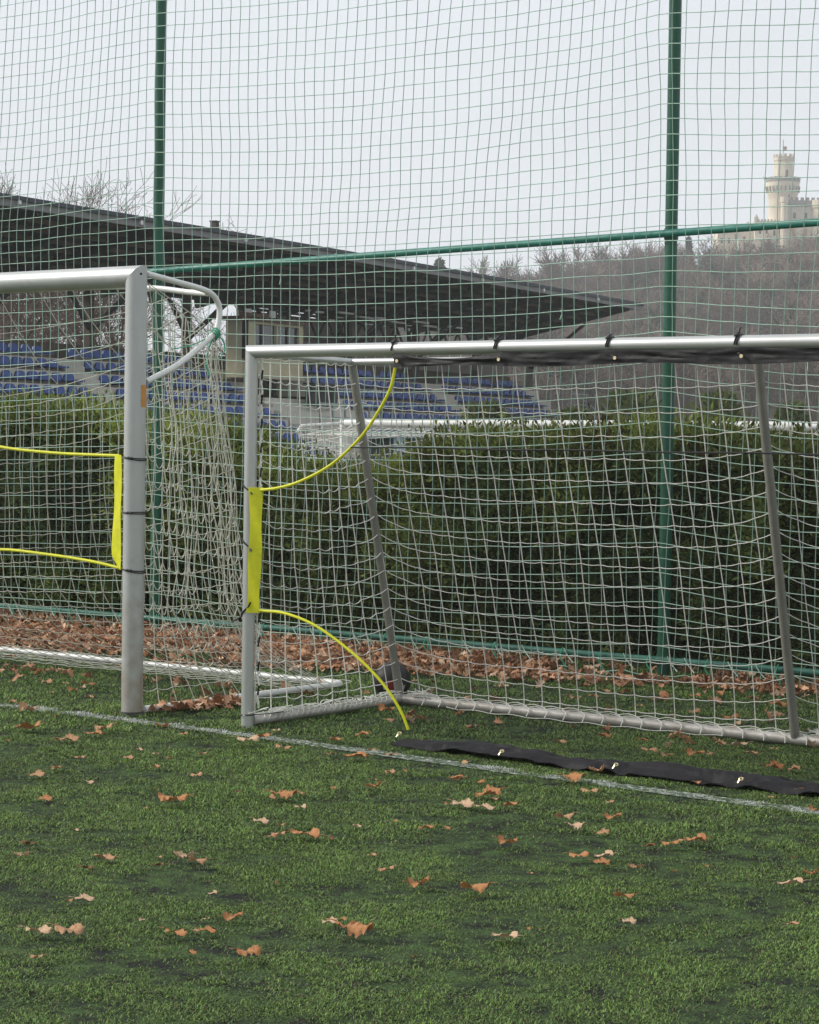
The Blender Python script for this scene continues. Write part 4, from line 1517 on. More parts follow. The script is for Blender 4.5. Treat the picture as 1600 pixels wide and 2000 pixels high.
# ------------------------------------------------------------------ white goal and blue shelter on the lower pitch
gl = atd(672, 826, 30.0)
fg = empty('football_goal', (gl.x, gl.y, LOW))
tag(fg, 'distant white football goal seen from behind above the dip in the hedge', 'goal')
gz = gl.z
b = MB()
b.tube([(gl.x, gl.y, LOW), (gl.x, gl.y, gz + .058)], .058, 18)
part(b, 'post', WHITE_TUBE, fg)
b = MB()
b.tube([(gl.x + 7.32, gl.y, LOW), (gl.x + 7.32, gl.y, gz + .058)], .058, 18)
part(b, 'post', WHITE_TUBE, fg)
part(T([(gl.x, gl.y, gz), (gl.x + 7.32, gl.y, gz)], .058, 18), 'crossbar', WHITE_TUBE, fg)
for x0 in (gl.x, gl.x + 7.32):
    part(T([(x0, gl.y, gz), (x0 - .02, gl.y - .9, gz - .05), (x0 - .02, gl.y - 1.0, gz - .15)], .02, 10), 'net_bracket', WHITE_TUBE, fg)
u, v = np.meshgrid(np.linspace(0, 1, 62), np.linspace(0, 1, 20), indexing='ij')
zz = LOW + .03 + v * (gz - LOW - .12)
ch = grid_chains(np.stack([gl.x + u * 7.32 + .05 * (fbm(u * 9, v * 5, 141, 2) - .5), gl.y - 1.0 - .7 * (1 - v) ** 2 + .08 * (fbm(u * 7, v * 5, 142, 2) - .5), zz - .12 * np.sin(PI * u * 3) ** 2 * v], -1))
u, v = np.meshgrid(np.linspace(0, 1, 12), np.linspace(0, 1, 20), indexing='ij')
sd_ch = []
for x0 in (gl.x, gl.x + 7.32):
    sd_ch += grid_chains(np.stack([x0 + .05 * np.sin(v * 9), gl.y - u * (1.0 + .7 * (1 - v) ** 2), LOW + .03 + v * (gz - LOW - .10 - .12 * u)], -1))
u, v = np.meshgrid(np.linspace(0, 1, 62), np.linspace(0, 1, 9), indexing='ij')
ch += grid_chains(np.stack([gl.x + u * 7.32, gl.y - v, gz - .05 - .12 * v - .06 * np.sin(PI * v)], -1))
mpart('net', net_mesh('net', ch, .0042, NET_WHITE, 3), fg)
mpart('side_net', net_mesh('side_net', sd_ch, .008, NET_WHITE, 3), fg)

BLUEP = mat('pale_blue_panel', (.34, .46, .55), .45, var=.15, vscale=2)
sh = empty('dugout_shelter', tuple(atd(775, 880, 36).xy) + (LOW,))
tag(sh, 'pale blue flat roofed dugout shelter beyond the dip in the hedge', 'shelter')
c = atd(775, 850, 36)
rx, ry = Vector((R_.x, R_.y, 0)).normalized(), Vector((D_.x, D_.y, 0)).normalized()


def rel(b, lo, hi, base, ax=rx, ay=ry):
    b2 = MB()
    b2.box(lo, hi)
    b.add([base + ax * x + ay * y + Vector((0, 0, z)) for x, y, z in b2.v], b2.f)


base = Vector((c.x, c.y, 0))
b = MB(); rel(b, (-.66, -.1, c.z - .045), (.62, 1.3, c.z + .105), base); part(b, 'roof', BLUEP, sh, False)
b = MB(); rel(b, (-.70, -.14, c.z + .105), (.66, 1.34, c.z + .14), base); part(b, 'roof_edge', WHITE_TUBE, sh, False)
for x in (-.05, .56, -.6):
    b = MB(); rel(b, (x, -.08, LOW), (x + (.2 if x == -.05 else .06), .0, c.z - .045), base); part(b, 'post', BLUEP, sh, False)
b = MB(); rel(b, (-.62, 1.2, LOW), (.58, 1.26, c.z - .045), base); part(b, 'back_panel', mat('grey_blue_panel', (.12, .16, .20), .5), sh, False)
b = MB(); rel(b, (-.0, -.16, LOW + .3), (.22, -.10, c.z - .26), base); part(b, 'notice_board', mat('blue_board', (.10, .24, .52), .5, var=.2, vscale=9), sh, False)
b = MB(); rel(b, (-.5, .7, LOW + .38), (.5, 1.1, LOW + .45), base); rel(b, (-.45, .8, LOW), (-.4, 1.0, LOW + .38), base); rel(b, (.4, .8, LOW), (.45, 1.0, LOW + .38), base)
part(b, 'bench', mat('bench_wood', (.2, .13, .07), .6), sh, False)

# ------------------------------------------------------------------ grandstand (its own axes: X along the rows, Y towards the back)
P0 = atd(60, 775, 53.0)
SA = math.radians(98.8)
gs = empty('grandstand', (P0.x, P0.y, LOW), SA)
tag(gs, 'long covered grandstand with dark lean-to roof and rows of blue seats', 'grandstand')
CONC = mat('concrete', (.46, .435, .39), .9, col2=(.60, .575, .52), vscale=1.6, bump=.3, bscale=14)
CONC_D = mat('dark_concrete', (.13, .115, .10), .9, col2=(.20, .18, .155), vscale=1.4, bump=.3, bscale=14)
SEATM = mat('blue_seat', (.012, .060, .29), .45, var=.22, vscale=1.5)
ROOF_T = mat('roof_sheet', (.035, .042, .055), .5, .2, var=.15, vscale=2)
FASC = mat('fascia_grey', (.19, .19, .195), .6, var=.15, vscale=1.5)
UNDER = mat('dark_timber', (.018, .024, .017), .9, col2=(.040, .046, .033), vscale=2.5, stretch=(.3, 4, 4))
STEEL_D = mat('dark_steel', (.035, .032, .028), .6)
BEIGE = mat('beige_render', (.50, .45, .30), .85, var=.10, vscale=2, bump=.15, bscale=30)
WALLB = mat('brown_boards', (.10, .075, .055), .85, var=.25, vscale=3, stretch=(4, 1, .5))
PINK = mat('pale_panel', (.27, .235, .225), .8, var=.12, vscale=1.2)
GLASS = mat('window_glass', (.05, .055, .06), .12, spec=.8)
RAILM = mat('galvanised', (.30, .31, .32), .5, .4)


def gpart(b, name, material, smooth=False, label=None, p=None):
    o = b.build(name, material, p or gs, smooth, label)
    return o


ZR0 = 2.5 - LOW                                            # height of the reference row above the stand's foot
ST, SH = 0.50, 0.36
NR0, NR1 = -6, 3
RS = lambda k, x: ZR0 + SH * k + 0.0 * x
TR = -10.0, 34.0
b = MB()
for k in range(NR0, NR1 + 1):
    for s0, s1 in ((TR[0], 11.35), (15.9, TR[1] - .8)):
        b.box((s0, ST * k - .02, 0 if k == NR0 else RS(k - 1, 0) - .3), (s1, ST * (k + 1) + (0 if k < NR1 else .9), RS(k, 0)))
build_split(b, 'terrace_step', CONC, lambda q, n_, m2: gpart(q, n_, m2))
for s0, s1, name in ((11.352, 15.898, 'stair'),):
    b = MB()
    for k in range(-8, 5):
        b.box((s0, .30 * k - .9, max(0, RS(-5, 0) - .4)), (s1, 2.4, RS(-4.5, 0) + .19 * (k + 6)))
    b.box((s0, -3.3, 0), (s1, 2.39, RS(-4.5, 0) - .42))
    gpart(b, name, CONC, label='grey concrete stairs between the seat blocks')
# aisle steps
for a0 in (3.05, 24.0):
    b = MB()
    for k in range(NR0, NR1 + 1):
        b.box((a0, ST * k - .16, RS(k - 1, 0) - .02), (a0 + .95, ST * k + .06, RS(k - 1, 0) + SH * .5))
    gpart(b, 'aisle_steps', CONC)
b = MB()
b.box((TR[0], -3.35, 0), (11.34, -3.22, RS(-6, 0) + .55))
b.box((15.9, -3.35, 0), (TR[1], -3.22, RS(-6, 0) + .55))
build_split(b, 'front_wall', CONC, lambda q, n_, m2: gpart(q, n_, m2))
# rear wall: low boards on the left, taller panels on the right
b = MB()
b.box((TR[0], 2.92, 0), (13.498, 3.02, RS(3, 0) + .50))
b.box((13.5, 2.92, 0), (33.6, 3.02, RS(3, 0) + .55))
build_split(b, 'rear_boards', WALLB, lambda q, n_, m2: gpart(q, n_, m2))
b = MB()
b.box((14.2, 3.05, 0), (24.6, 3.12, 5.55 - LOW))
b.box((24.9, 3.05, 0), (33.7, 3.12, 4.6 - LOW))
build_split(b, 'rear_panel', PINK, lambda q, n_, m2: gpart(q, n_, m2))
# roof
FZ, BZ = 6.78 - LOW, 5.62 - LOW
FB, BB = -2.0, 3.3
nS = 24
xs_ = np.linspace(TR[0] - .5, 34.75, nS + 1)
cam_ = lambda s: 0.05 * math.sin(PI * np.clip((s + 5) / 40, 0, 1))
V, Q = [], []
for s in xs_:
    c_ = cam_(s)
    V += [(s, FB, FZ + .16 + c_), (s, BB, BZ + .16), (s, BB, BZ + .10), (s, FB, FZ + .10 + c_)]
for i in range(nS):
    for k in range(4):
        k2 = (k + 1) % 4
        Q.append((i * 4 + k, i * 4 + k2, (i + 1) * 4 + k2, (i + 1) * 4 + k))
Q += [(0, 3, 2, 1), (nS * 4, nS * 4 + 1, nS * 4 + 2, nS * 4 + 3)]
rf = link('roof', np_mesh('roof', np.array(V), np.array(Q), UNDER), gs)


def gsub(b, name, material, p=rf, smooth=False):
    return b.build(name, material, p, smooth)


b = MB()
for i in range(nS):
    a, c_ = xs_[i], xs_[i + 1]
    b.bar((a, FB - .06, FZ + .15 + cam_(a)), (c_, FB - .06, FZ + .15 + cam_(c_)), .09, .10)
b.bar((34.80, FB - .10, FZ + .15), (34.80, BB, BZ + .15), .09, .10)
gsub(b, 'roof_edge', ROOF_T)
b = MB()
for i in range(nS):
    a, c_ = xs_[i], xs_[i + 1]
    b.bar((a, FB - .025, FZ + .015 + cam_(a)), (c_, FB - .025, FZ + .015 + cam_(c_)), .045, .165)
gsub(b, 'fascia', FASC)
b = MB()
for s in np.arange(-8, 35, 4.8):
    b.box((s, FB - .10, FZ + .02), (s + .10, FB - .05, FZ + .12))
build_split(b, 'gutter_bracket', WHITE_TUBE, lambda q, n_, m2: gsub(q, n_, m2))
b = MB()
for s in np.arange(-9.5, 34.9, 2.4):
    b.bar((s, FB + .06, FZ - .03), (s, BB - .05, BZ - .03), .12, .24)
gsub(b, 'rafter', UNDER)
b = MB()
for k in range(9):
    t = (k + .5) / 9
    yy, zz = FB + (BB - FB) * t, FZ + (BZ - FZ) * t + .06
    b.bar((TR[0], yy, zz), (34.7, yy, zz), .07, .10)
gsub(b, 'purlin', mat('brown_timber', (.12, .105, .075), .85, var=.3, vscale=3))
b = MB()
b.box((8.32, .1, FZ - .45), (8.50, .28, FZ + .82))
b.box((8.30, .08, FZ + .82), (8.52, .30, FZ + .85))
gsub(b, 'vent_stack', mat('vent_brown', (.05, .04, .035), .7))
# columns with raking struts
for i, s in enumerate(np.arange(-8.6, 34.8, 4.8)):
    b = MB()
    b.bar((s, 2.55, 0), (s, 2.55, BZ + .05), .20)
    o = gpart(b, 'column', STEEL_D if s > 14 else mat('brown_post', (.075, .058, .040), .85, var=.3, vscale=3))
    b = MB()
    for e in ((s, .2, FZ - .55), (s - 1.5, 2.2, BZ - .02), (s + 1.5, 2.2, BZ - .02)):
        b.bar((s, 2.5, BZ - 1.15), e, .10)
    b.build('strut', STEEL_D, o)
# lattice along the back on the right
b = MB()
for s in np.arange(14.3, 34, 1.2):
    b.bar((s, 2.75, BZ - .05), (s + .6, 2.75, BZ - .75), .06)
    b.bar((s + .6, 2.75, BZ - .75), (s + 1.2, 2.75, BZ - .05), .06)
b.bar((14.3, 2.75, BZ - .75), (34.4, 2.75, BZ - .75), .08)
b.bar((14.3, 2.75, BZ - .03), (34.4, 2.75, BZ - .03), .08)
gsub(b, 'lattice_truss', STEEL_D)
b = MB()  # pale bars standing in for light reflections and gaps in the lattice
for s, yy in ((16.3, 1.8), (17.9, 1.6), (19.6, 1.8), (20.6, 1.7), (22.0, 1.9), (23.2, 1.6), (24.4, 1.9), (26.0, 1.7)):
    t = (yy - FB) / (BB - FB)
    b.box((s, yy, FZ + (BZ - FZ) * t - .34), (s + 1.0, yy + .12, FZ + (BZ - FZ) * t - .28))
build_split(b, 'light_streak', mat('streak_pale', (.55, .55, .53), .4), lambda q, n_, m2: gsub(q, n_, m2))
# commentary box
bx = link('commentary_box', bpy.data.meshes.new('commentary_box'), gs)
b = MB()
z0, z1, z2, zt_ = 3.38 - LOW, 4.18 - LOW, 4.90 - LOW, 4.98 - LOW
BD = 0.98
b.box((10.42, .30, z0), (13.50, BD, z1))
b.box((10.28, .44, z0 - .05), (10.42, BD, zt_))
b.box((10.42, .303, z2), (13.5, BD, zt_))
for s in (10.42, 10.62, 11.98, 13.30):
    b.box((s, .302, z1), (s + (.06 if s == 11.98 else .20), .50, z2))
b.box((13.40, .5, z1), (13.497, BD, z2))
b.box((10.62, .90, z1), (13.40, BD - .005, z2))
me = bx.data
me.from_pydata(b.v, [], b.f)
me.materials.append(BEIGE)
bx['label'] = 'beige commentary box with a dark window strip'
b = MB(); b.box((10.6, .40, z1), (13.38, .43, z2)); gsub(b, 'window', GLASS, bx)
b = MB()
for s in (11.22, 12.66):
    b.box((s, .36, z1), (s + .07, .44, z2))
build_split(b, 'window_frame', STEEL_D, lambda q, n_, m2: gsub(q, n_, m2, bx))
b = MB(); b.box((10.285, .305, z0 + .5), (10.418, .435, zt_)); gsub(b, 'side_recess', DARK, bx)
b = MB(); b.box((12.05, .52, z1 + .05), (13.28, .56, z2 - .14)); gsub(b, 'curtain', mat('pale_blind', (.30, .30, .32), .8), bx)
b = MB(); b.box((10.42, .26, z0 - .05), (13.53, .299, z0 + .06)); gsub(b, 'ledge', mat('pale_beige', (.42, .39, .29), .85), bx)
b = MB(); b.box((9.9, .2, zt_ + .002), (13.7, 1.15, zt_ + .10)); b.box((9.9, .1, zt_ + .102), (11.2, .28, zt_ + .20)); gsub(b, 'flat_roof', mat('rust_board', (.12, .075, .055), .8, var=.3, vscale=4), bx)
b = MB()  # two small white boxes above the flat roof
for s, yy in ((11.55, 1.1), (12.75, 1.0)):
    b.box((s, yy, zt_ + .22), (s + .30, yy + .06, zt_ + .42))
build_split(b, 'white_box', mat('box_white', (.75, .75, .75), .4), lambda q, n_, m2: gsub(q, n_, m2, bx))
# railings and the dark bins on the landing
b = MB()
for s0, s1, yy, zz in ((11.4, 15.8, -1.55, RS(-2.3, 0)), (11.4, 15.8, -2.9, RS(-4.6, 0)), (31.9, 33.6, -.4, RS(0, 0))):
    for h_ in (.55, .95):
        b.bar((s0, yy, zz + h_), (s1, yy, zz + h_), .045)
    for s in np.arange(s0, s1 + .1, .73):
        b.bar((s, yy, zz), (s, yy, zz + .95), .045)
for k in range(-4, 4):
    b.bar((33.2, ST * k, RS(k, 0)), (33.2, ST * k, RS(k, 0) + 1.0), .05)
b.bar((33.2, ST * -4, RS(-4, 0) + 1.0), (33.2, ST * 3, RS(3, 0) + 1.0), .05)
gpart(b, 'railing', RAILM)
b = MB()
for s in (13.3, 13.9, 14.45):
    b.tube([(s, -.15, RS(.25, 0)), (s, -.15, RS(.25, 0) + .62)], .20, 12)
b.box((13.1, -.34, RS(.25, 0) + .62), (14.75, .05, RS(.25, 0) + .68))
gpart(b, 'bin_rack', mat('dark_bin', (.03, .03, .033), .6))
# seats: 100 of them as parts, the rest as one part
sb = MB()
outl = [(-.185, 0), (-.195, .11), (-.15, .19), (-.07, .215), (.07, .215), (.15, .19), (.195, .11), (.185, 0)]
n = len(outl)
vs = []
for yy, k in ((0.24, 1.0), (0.285, 1.0)):
    for x, z in outl:
        vs.append((x * k, yy + .10 * z + .25 * x * x * (-1), z + .03))
fs = [tuple(range(n)), tuple(range(2 * n - 1, n - 1, -1))] + [(i, n + i, n + (i + 1) % n, (i + 1) % n) for i in range(n)]
sb.add(vs, fs)
vs = []
for z in (0.0, 0.045):
    for x, y_ in ((-.20, -.10), (-.17, -.14), (.17, -.14), (.20, -.10), (.20, .25), (-.20, .25)):
        vs.append((x, y_, z + .02 * (y_ < -.05) - (.02 if abs(x) < .18 and z > 0 and y_ > 0 else 0)))
fs = [(5, 4, 3, 2, 1, 0), (6, 7, 8, 9, 10, 11)] + [(i, (i + 1) % 6, 6 + (i + 1) % 6, 6 + i) for i in range(6)]
sb.add(vs, fs)
seat_me = bpy.data.meshes.new('seat')
seat_me.from_pydata(sb.v, [], sb.f)
seat_me.materials.append(SEATM)
spots = []
for k in range(-4, NR1 + 1):
    for s0, s1 in ((-9.5, 3.0 - .03 * k), (4.1 - .02 * k, 11.2 - .62 * max(0, k + 1) * .55), (16.2 - .16 * k, 23.7 - .12 * k), (25.0 - .05 * k, 32.0 - .05 * k)):
        for s in np.arange(s0 + .25, s1 - .1, .5):
            spots.append((k, s))
vis = [q for q in spots if -0.8 < q[1] < 15 and q[0] >= -1]
vis.sort(key=lambda q: q[1])
first = set(vis[:100])
rest = MB()
SV, SF = sb.v, sb.f
for k, s in spots:
    loc = Vector((s + random.uniform(-.02, .02), ST * k + .17, RS(k, 0) + .085 + random.uniform(-.008, .008)))
    if random.random() < .03:
        continue
    if (k, s) in first:
        o = link('seat', seat_me, gs, loc)
        o.rotation_euler = (random.uniform(-.05, .05), 0, random.uniform(-.06, .06))
    else:
        rest.add([Vector(v) + loc for v in SV], SF)
o = gpart(rest, 'seats', SEATM)
o['kind'] = 'stuff'
b = MB()
for k in range(-4, NR1 + 1):
    for s0, s1 in ((-9.5, 3.0), (4.1, 11.0), (16.2, 23.6), (25.0, 31.9)):
        b.box((s0 + .05, ST * k + .18, RS(k, 0) + .02), (s1 - .05, ST * k + .26, RS(k, 0) + .075))
        b.box((s0 + .05, ST * k - .018, RS(k, 0) - .10), (s1 - .05, ST * k + .10, RS(k, 0) + .003))
build_split(b, 'seat_rail', CONC_D, lambda q, n_, m2: gpart(q, n_, m2))

# ------------------------------------------------------------------ bare trees
BARK = mat('bark', (.050, .040, .032), .9, col2=(.10, .085, .07), vscale=6, bump=.4, bscale=18)
TWIG = mat('twigs', (.11, .075, .058), .9, col2=(.15, .11, .085), vscale=.6)


def bare_tree(seed, H, levels=4, tr=.16, spread=1.0, dens=1.0, sides=5, minr=.007):
    g = random.Random(seed)
    trunk, crown = MB(), MB()

    def limb(p, d, L, r, lev, mb):
        n = 4 if lev < 2 else 3
        path, rad = [p], [r]
        q, dd = Vector(p), Vector(d)
        kids = []
        for i in range(n):
            wob = .10 if lev == 0 else .26
            dd = (dd + Vector((g.gauss(0, wob), g.gauss(0, wob), g.gauss(.05, wob * .6)))).normalized()
            q = q + dd * (L / n)
            path.append(q.copy())
            rad.append(max(minr, r * (1 - .62 * (i + 1) / n)))
            kids.append((q.copy(), dd.copy(), rad[-1]))
        mb.tube(path, rad, sides if lev < 2 else (4 if lev == 2 else 3), cap=False)
        if lev >= levels:
            return
        nk = [6, 6, 6, 5, 4][min(lev, 4)]
        nk = max(2, int(nk * dens))
        for j in range(nk):
            t = g.uniform(.42 if lev == 0 else .25, 1.0)
            f = t * n
            i0 = min(int(f), n - 1)
            pp = path[i0].lerp(path[i0 + 1], f - i0)
            base_d = (path[i0 + 1] - path[i0]).normalized()
            az = g.uniform(0, 2 * PI) if lev else 2 * PI * j / nk + g.uniform(-.4, .4)
            side = Vector((math.cos(az), math.sin(az), 0))
            side = (side - base_d * side.dot(base_d))
            if side.length < .1:
                side = base_d.orthogonal()
            side.normalize()
            a = g.uniform(.5, 1.0) * spread
            nd = (base_d * math.cos(a) + side * math.sin(a) + Vector((0, 0, .16))).normalized()
            limb(pp, nd, L * g.uniform(.42, .68), max(minr, rad[i0] * g.uniform(.45, .62)), lev + 1, crown)
        # leader goes on
        limb(q, dd, L * .55, rad[-1], lev + 1, crown if lev else trunk)

    limb(Vector((0, 0, -.1)), Vector((g.gauss(0, .05), g.gauss(0, .05), 1)).normalized(), H * .52, tr, 0, trunk)
    return trunk, crown


def mb_mesh(mb, name, material):
    me = bpy.data.meshes.new(name)
    me.from_pydata([tuple(v) for v in mb.v], [], mb.f)
    me.materials.append(material)
    return me


TV = []
for sd_ in range(4):
    a, c_ = bare_tree(40 + sd_, 11.5, 4, .20, 1.0, 1.08, 6, .0082)
    TV.append((mb_mesh(a, 'trunk', BARK), mb_mesh(c_, 'crown', TWIG)))


def put_tree(var, loc, sc, rz, label, group, name='bare_tree', zs_=1.0, TV=TV):
    t = empty(name, loc, rz)
    t.scale = (sc, sc, sc * zs_)
    for me, nm in zip(TV[var], ('trunk', 'crown')):
        link(nm, me, t)
    tag(t, label, 'tree', group)
    return t


TF = []
for sd_ in range(4):
    a, c_ = bare_tree(140 + sd_, 11.5, 3, .22, 1.0, 1.5, 4, .034)
    TF.append((mb_mesh(a, 'trunk', BARK), mb_mesh(c_, 'crown', TWIG)))
BT = [(14, 312, 66, 2, 'leafless tree with fine twigs above the roof at the left edge of the picture'),
      (118, 316, 70, 1, 'leafless tree with a wide fan of twigs, tallest above the stand roof'),
      (205, 338, 74, 2, 'leafless tree above the stand roof just left of the green pole'),
      (258, 392, 80, 3, 'low leafless tree peeping over the roof beside the green pole'),
      (168, 346, 78, 3, 'leafless round topped tree above the roof between the fan tree and the green pole'),
      (470, 428, 95, 0, 'single thin leafless tree top above the roof right of the vent stack'),
      (75, 420, 64, 2, 'thick trunked bare tree seen in the gap under the roof at left')]
for i, (px, py, dep, var, lab) in enumerate(BT):
    c = atd(px, py, dep)
    H = c.z - LOW
    me_h = max(v.co.z for v in TV[var][1].vertices)
    put_tree(var, (c.x, c.y, LOW), H / me_h, 1.3 * i, lab, 'bare trees behind the grandstand')

# ------------------------------------------------------------------ wooded hill
gd = Vector((D_.x, D_.y, 0)).normalized()
gr = Vector((gd.y, -gd.x, 0))


def hill_h(D, L):
    s = np.clip((D - 170) / 300, 0, 1)
    s = s * s * (3 - 2 * s)
    crest = 17 + 24 * np.clip((L + 25) / 105, 0, 1.25)
    back = 1 - 0.5 * np.clip((D - 560) / 200, 0, 1)
    return LOW - .4 + s * crest * back * np.clip((L + 140) / 120, 0.25, 1) + 2.2 * (fbm(D * .012, L * .012, 151, 3) - .5) * s


def hill():
    Ds = np.linspace(150, 800, 60)
    Ls = np.linspace(-330, 330, 70)
    V, Q = [], []
    for D in Ds:
        for L in Ls:
            p = Vector((CAM.x, CAM.y, 0)) + gd * D + gr * L
            V.append((p.x, p.y, float(hill_h(D, L))))
    n = len(Ls)
    Q = [(i * n + j, i * n + j + 1, (i + 1) * n + j + 1, (i + 1) * n + j) for i in range(len(Ds) - 1) for j in range(n - 1)]
    m_ = mat('forest_floor', (.055, .042, .028), .95, col2=(.095, .07, .045), vscale=.06)
    tag(link('hill', np_mesh('hill', np.array(V), np.array(Q), m_, smooth=True)), kind='structure')


hill()


def hp(D, L, dz=0.0):
    p = Vector((CAM.x, CAM.y, 0)) + gd * D + gr * L
    return Vector((p.x, p.y, float(hill_h(D, L)) + dz))


def woodland():
    protos = []
    for sd_ in range(5):
        a, c_ = bare_tree(70 + sd_, 11.0, 3, .20, .9, 1.25, 4, .03)
        a.add(c_.v, c_.f)
        V = np.array([tuple(v) for v in a.v])
        tri = []
        for f in a.f:
            tri += [(f[0], f[1], f[2]), (f[0], f[2], f[3])] if len(f) == 4 else [f]
        protos.append((V, np.array(tri)))
    Vs, Qs, Cs, o = [], [], [], 0
    N = 1250
    D = 205 + 300 * rng.random(N) ** .8
    L = rng.uniform(-.05, .235, N) * D + rng.normal(0, 3, N)
    for i in range(N):
        V, Q = protos[rng.integers(5)]
        s = rng.uniform(.65, 1.1)
        a = rng.uniform(0, 2 * PI)
        W = V * s
        W = np.stack([W[:, 0] * math.cos(a) - W[:, 1] * math.sin(a), W[:, 0] * math.sin(a) + W[:, 1] * math.cos(a), W[:, 2]], 1)
        p = hp(D[i], L[i], -.2)
        if D[i] > 385 and L[i] > 52:
            W *= .52
        Vs.append(W + np.array(p))
        Qs.append(Q + o)
        o += len(V)
        t = rng.random()
        col = np.array((.10, .080, .066)) * (1 - t) + np.array((.23, .180, .140)) * t
        if rng.random() < .13:
            col = np.array((.034, .046, .030))
        Cs.append(np.repeat(col[None] * rng.uniform(.45, 1.45), len(V), 0))
    return np_mesh('woodland', np.concatenate(Vs), np.concatenate(Qs), mat('wood_twigs', (.08, .06, .05), .95, attr='tint', spec=.1), colors=np.concatenate(Cs))


tag(link('woodland', woodland()), 'grey brown leafless wood covering the hillside below the castle', 'woodland', kind='stuff')

# trees one can tell apart along the crest
SK = [(905, 520, 380, 0), (940, 500, 390, 1), (985, 496, 395, 2), (1052, 485, 400, 3), (1085, 478, 400, 0), (1128, 474, 405, 1), (1165, 468, 405, 2), (1205, 472, 400, 3),
      (1250, 466, 400, 0), (1282, 474, 395, 1), (1378, 478, 400, 2), (1400, 470, 395, 3), (1432, 486, 400, 0), (1466, 480, 400, 1), (1492, 470, 405, 2), (1525, 482, 400, 3), (1562, 486, 395, 1), (1590, 478, 400, 0), (875, 534, 380, 2)]
POS = ['at the far left end of the wood', 'third from the wood\'s left end', 'fourth from the wood\'s left end', 'fifth, standing alone and rounder than its neighbours', 'sixth from the wood\'s left end',
       'seventh from the wood\'s left end', 'halfway between roof tip and right pole', 'fourth to the left of the right pole', 'second to the left of the right pole', 'just left of the right pole',
       'just right of the dark conifer', 'second right of the dark conifer', 'under the left castle wing', 'before the low castle wing', 'left below the round tower', 'directly below the round tower',
       'before the arched castle doorway', 'at the right edge below the keep', 'low at the left end above the stand roof']
for i, ((px, py, dep, var), w) in enumerate(zip(SK, POS)):
    py -= 14 if px > 1390 else 0
    c = atd(px, py, dep)
    L = (px - 800) / F_PX * dep
    g0 = hp(dep, L)
    H = c.z - g0.z
    me_h = max(v.co.z for v in TF[var][1].vertices)
    sc_ = max(.5, H / me_h)
    put_tree(var, g0, max(sc_, .75), .9 * i, 'bare hilltop tree ' + w, 'bare trees along the crest of the hill', 'bare_tree', sc_ / max(sc_, .75), TF)


def conifer(seed, H):
    g = np.random.default_rng(seed)
    b = MB()
    b.tube([(0, 0, -.2), (0.05, 0, H * .5), (0, .03, H)], [.22, .13, .02], 7)
    P, N, Hh = [], [], []
    for k in range(70):
        z = H * (.12 + .86 * (k / 70) ** .9)
        R = (H - z) * .23 + .15
        for q in range(5):
            a = g.uniform(0, 2 * PI)
            l = R * g.uniform(.55, 1.1)
            b.tube([(0, 0, z), (l * .6 * math.cos(a), l * .6 * math.sin(a), z - .02 * l), (l * math.cos(a), l * math.sin(a), z - .22 * l)], [.03, .02, .008], 3, cap=False)
            m_ = 26
            t = g.random(m_) * .85 + .15
            P.append(np.stack([l * t * np.cos(a) + g.normal(0, .1, m_), l * t * np.sin(a) + g.normal(0, .1, m_), z - .22 * l * t ** 2 + g.normal(0, .06, m_)], 1))
            N.append(np.tile([[math.cos(a), math.sin(a), -.3]], (m_, 1)))
            Hh.append(np.tile([[.022, .034, .020]], (m_, 1)) * g.uniform(.6, 1.4, (m_, 1)))
    V, Q, C_ = leaf_cloud(np.concatenate(P), np.concatenate(N), .42, np.concatenate(Hh), 2.6, 0)
    return mb_mesh(b, 'trunk', BARK), np_mesh('crown', V, Q, mat('fir_needles', (.02, .035, .02), .8, attr='tint', spec=.2), colors=C_)


cm = conifer(3, 12)
for px, py, dep, lab, sc_ in ((1336, 462, 400, 'dark pointed conifer on the hill just right of the right green pole', 1.0), (852, 503, 330, 'dark flat topped pine standing alone above the stand roof', .55)):
    c = atd(px, py, dep)
    L = (px - 800) / F_PX * dep
    g0 = hp(dep, L)
    t = empty('conifer', g0)
    s = (c.z - g0.z) / 12
    t.scale = (s * .85, s * .85, s)
    link('trunk', cm[0], t)
    link('crown', cm[1], t)
    tag(t, lab, 'tree', 'conifers on the hill')

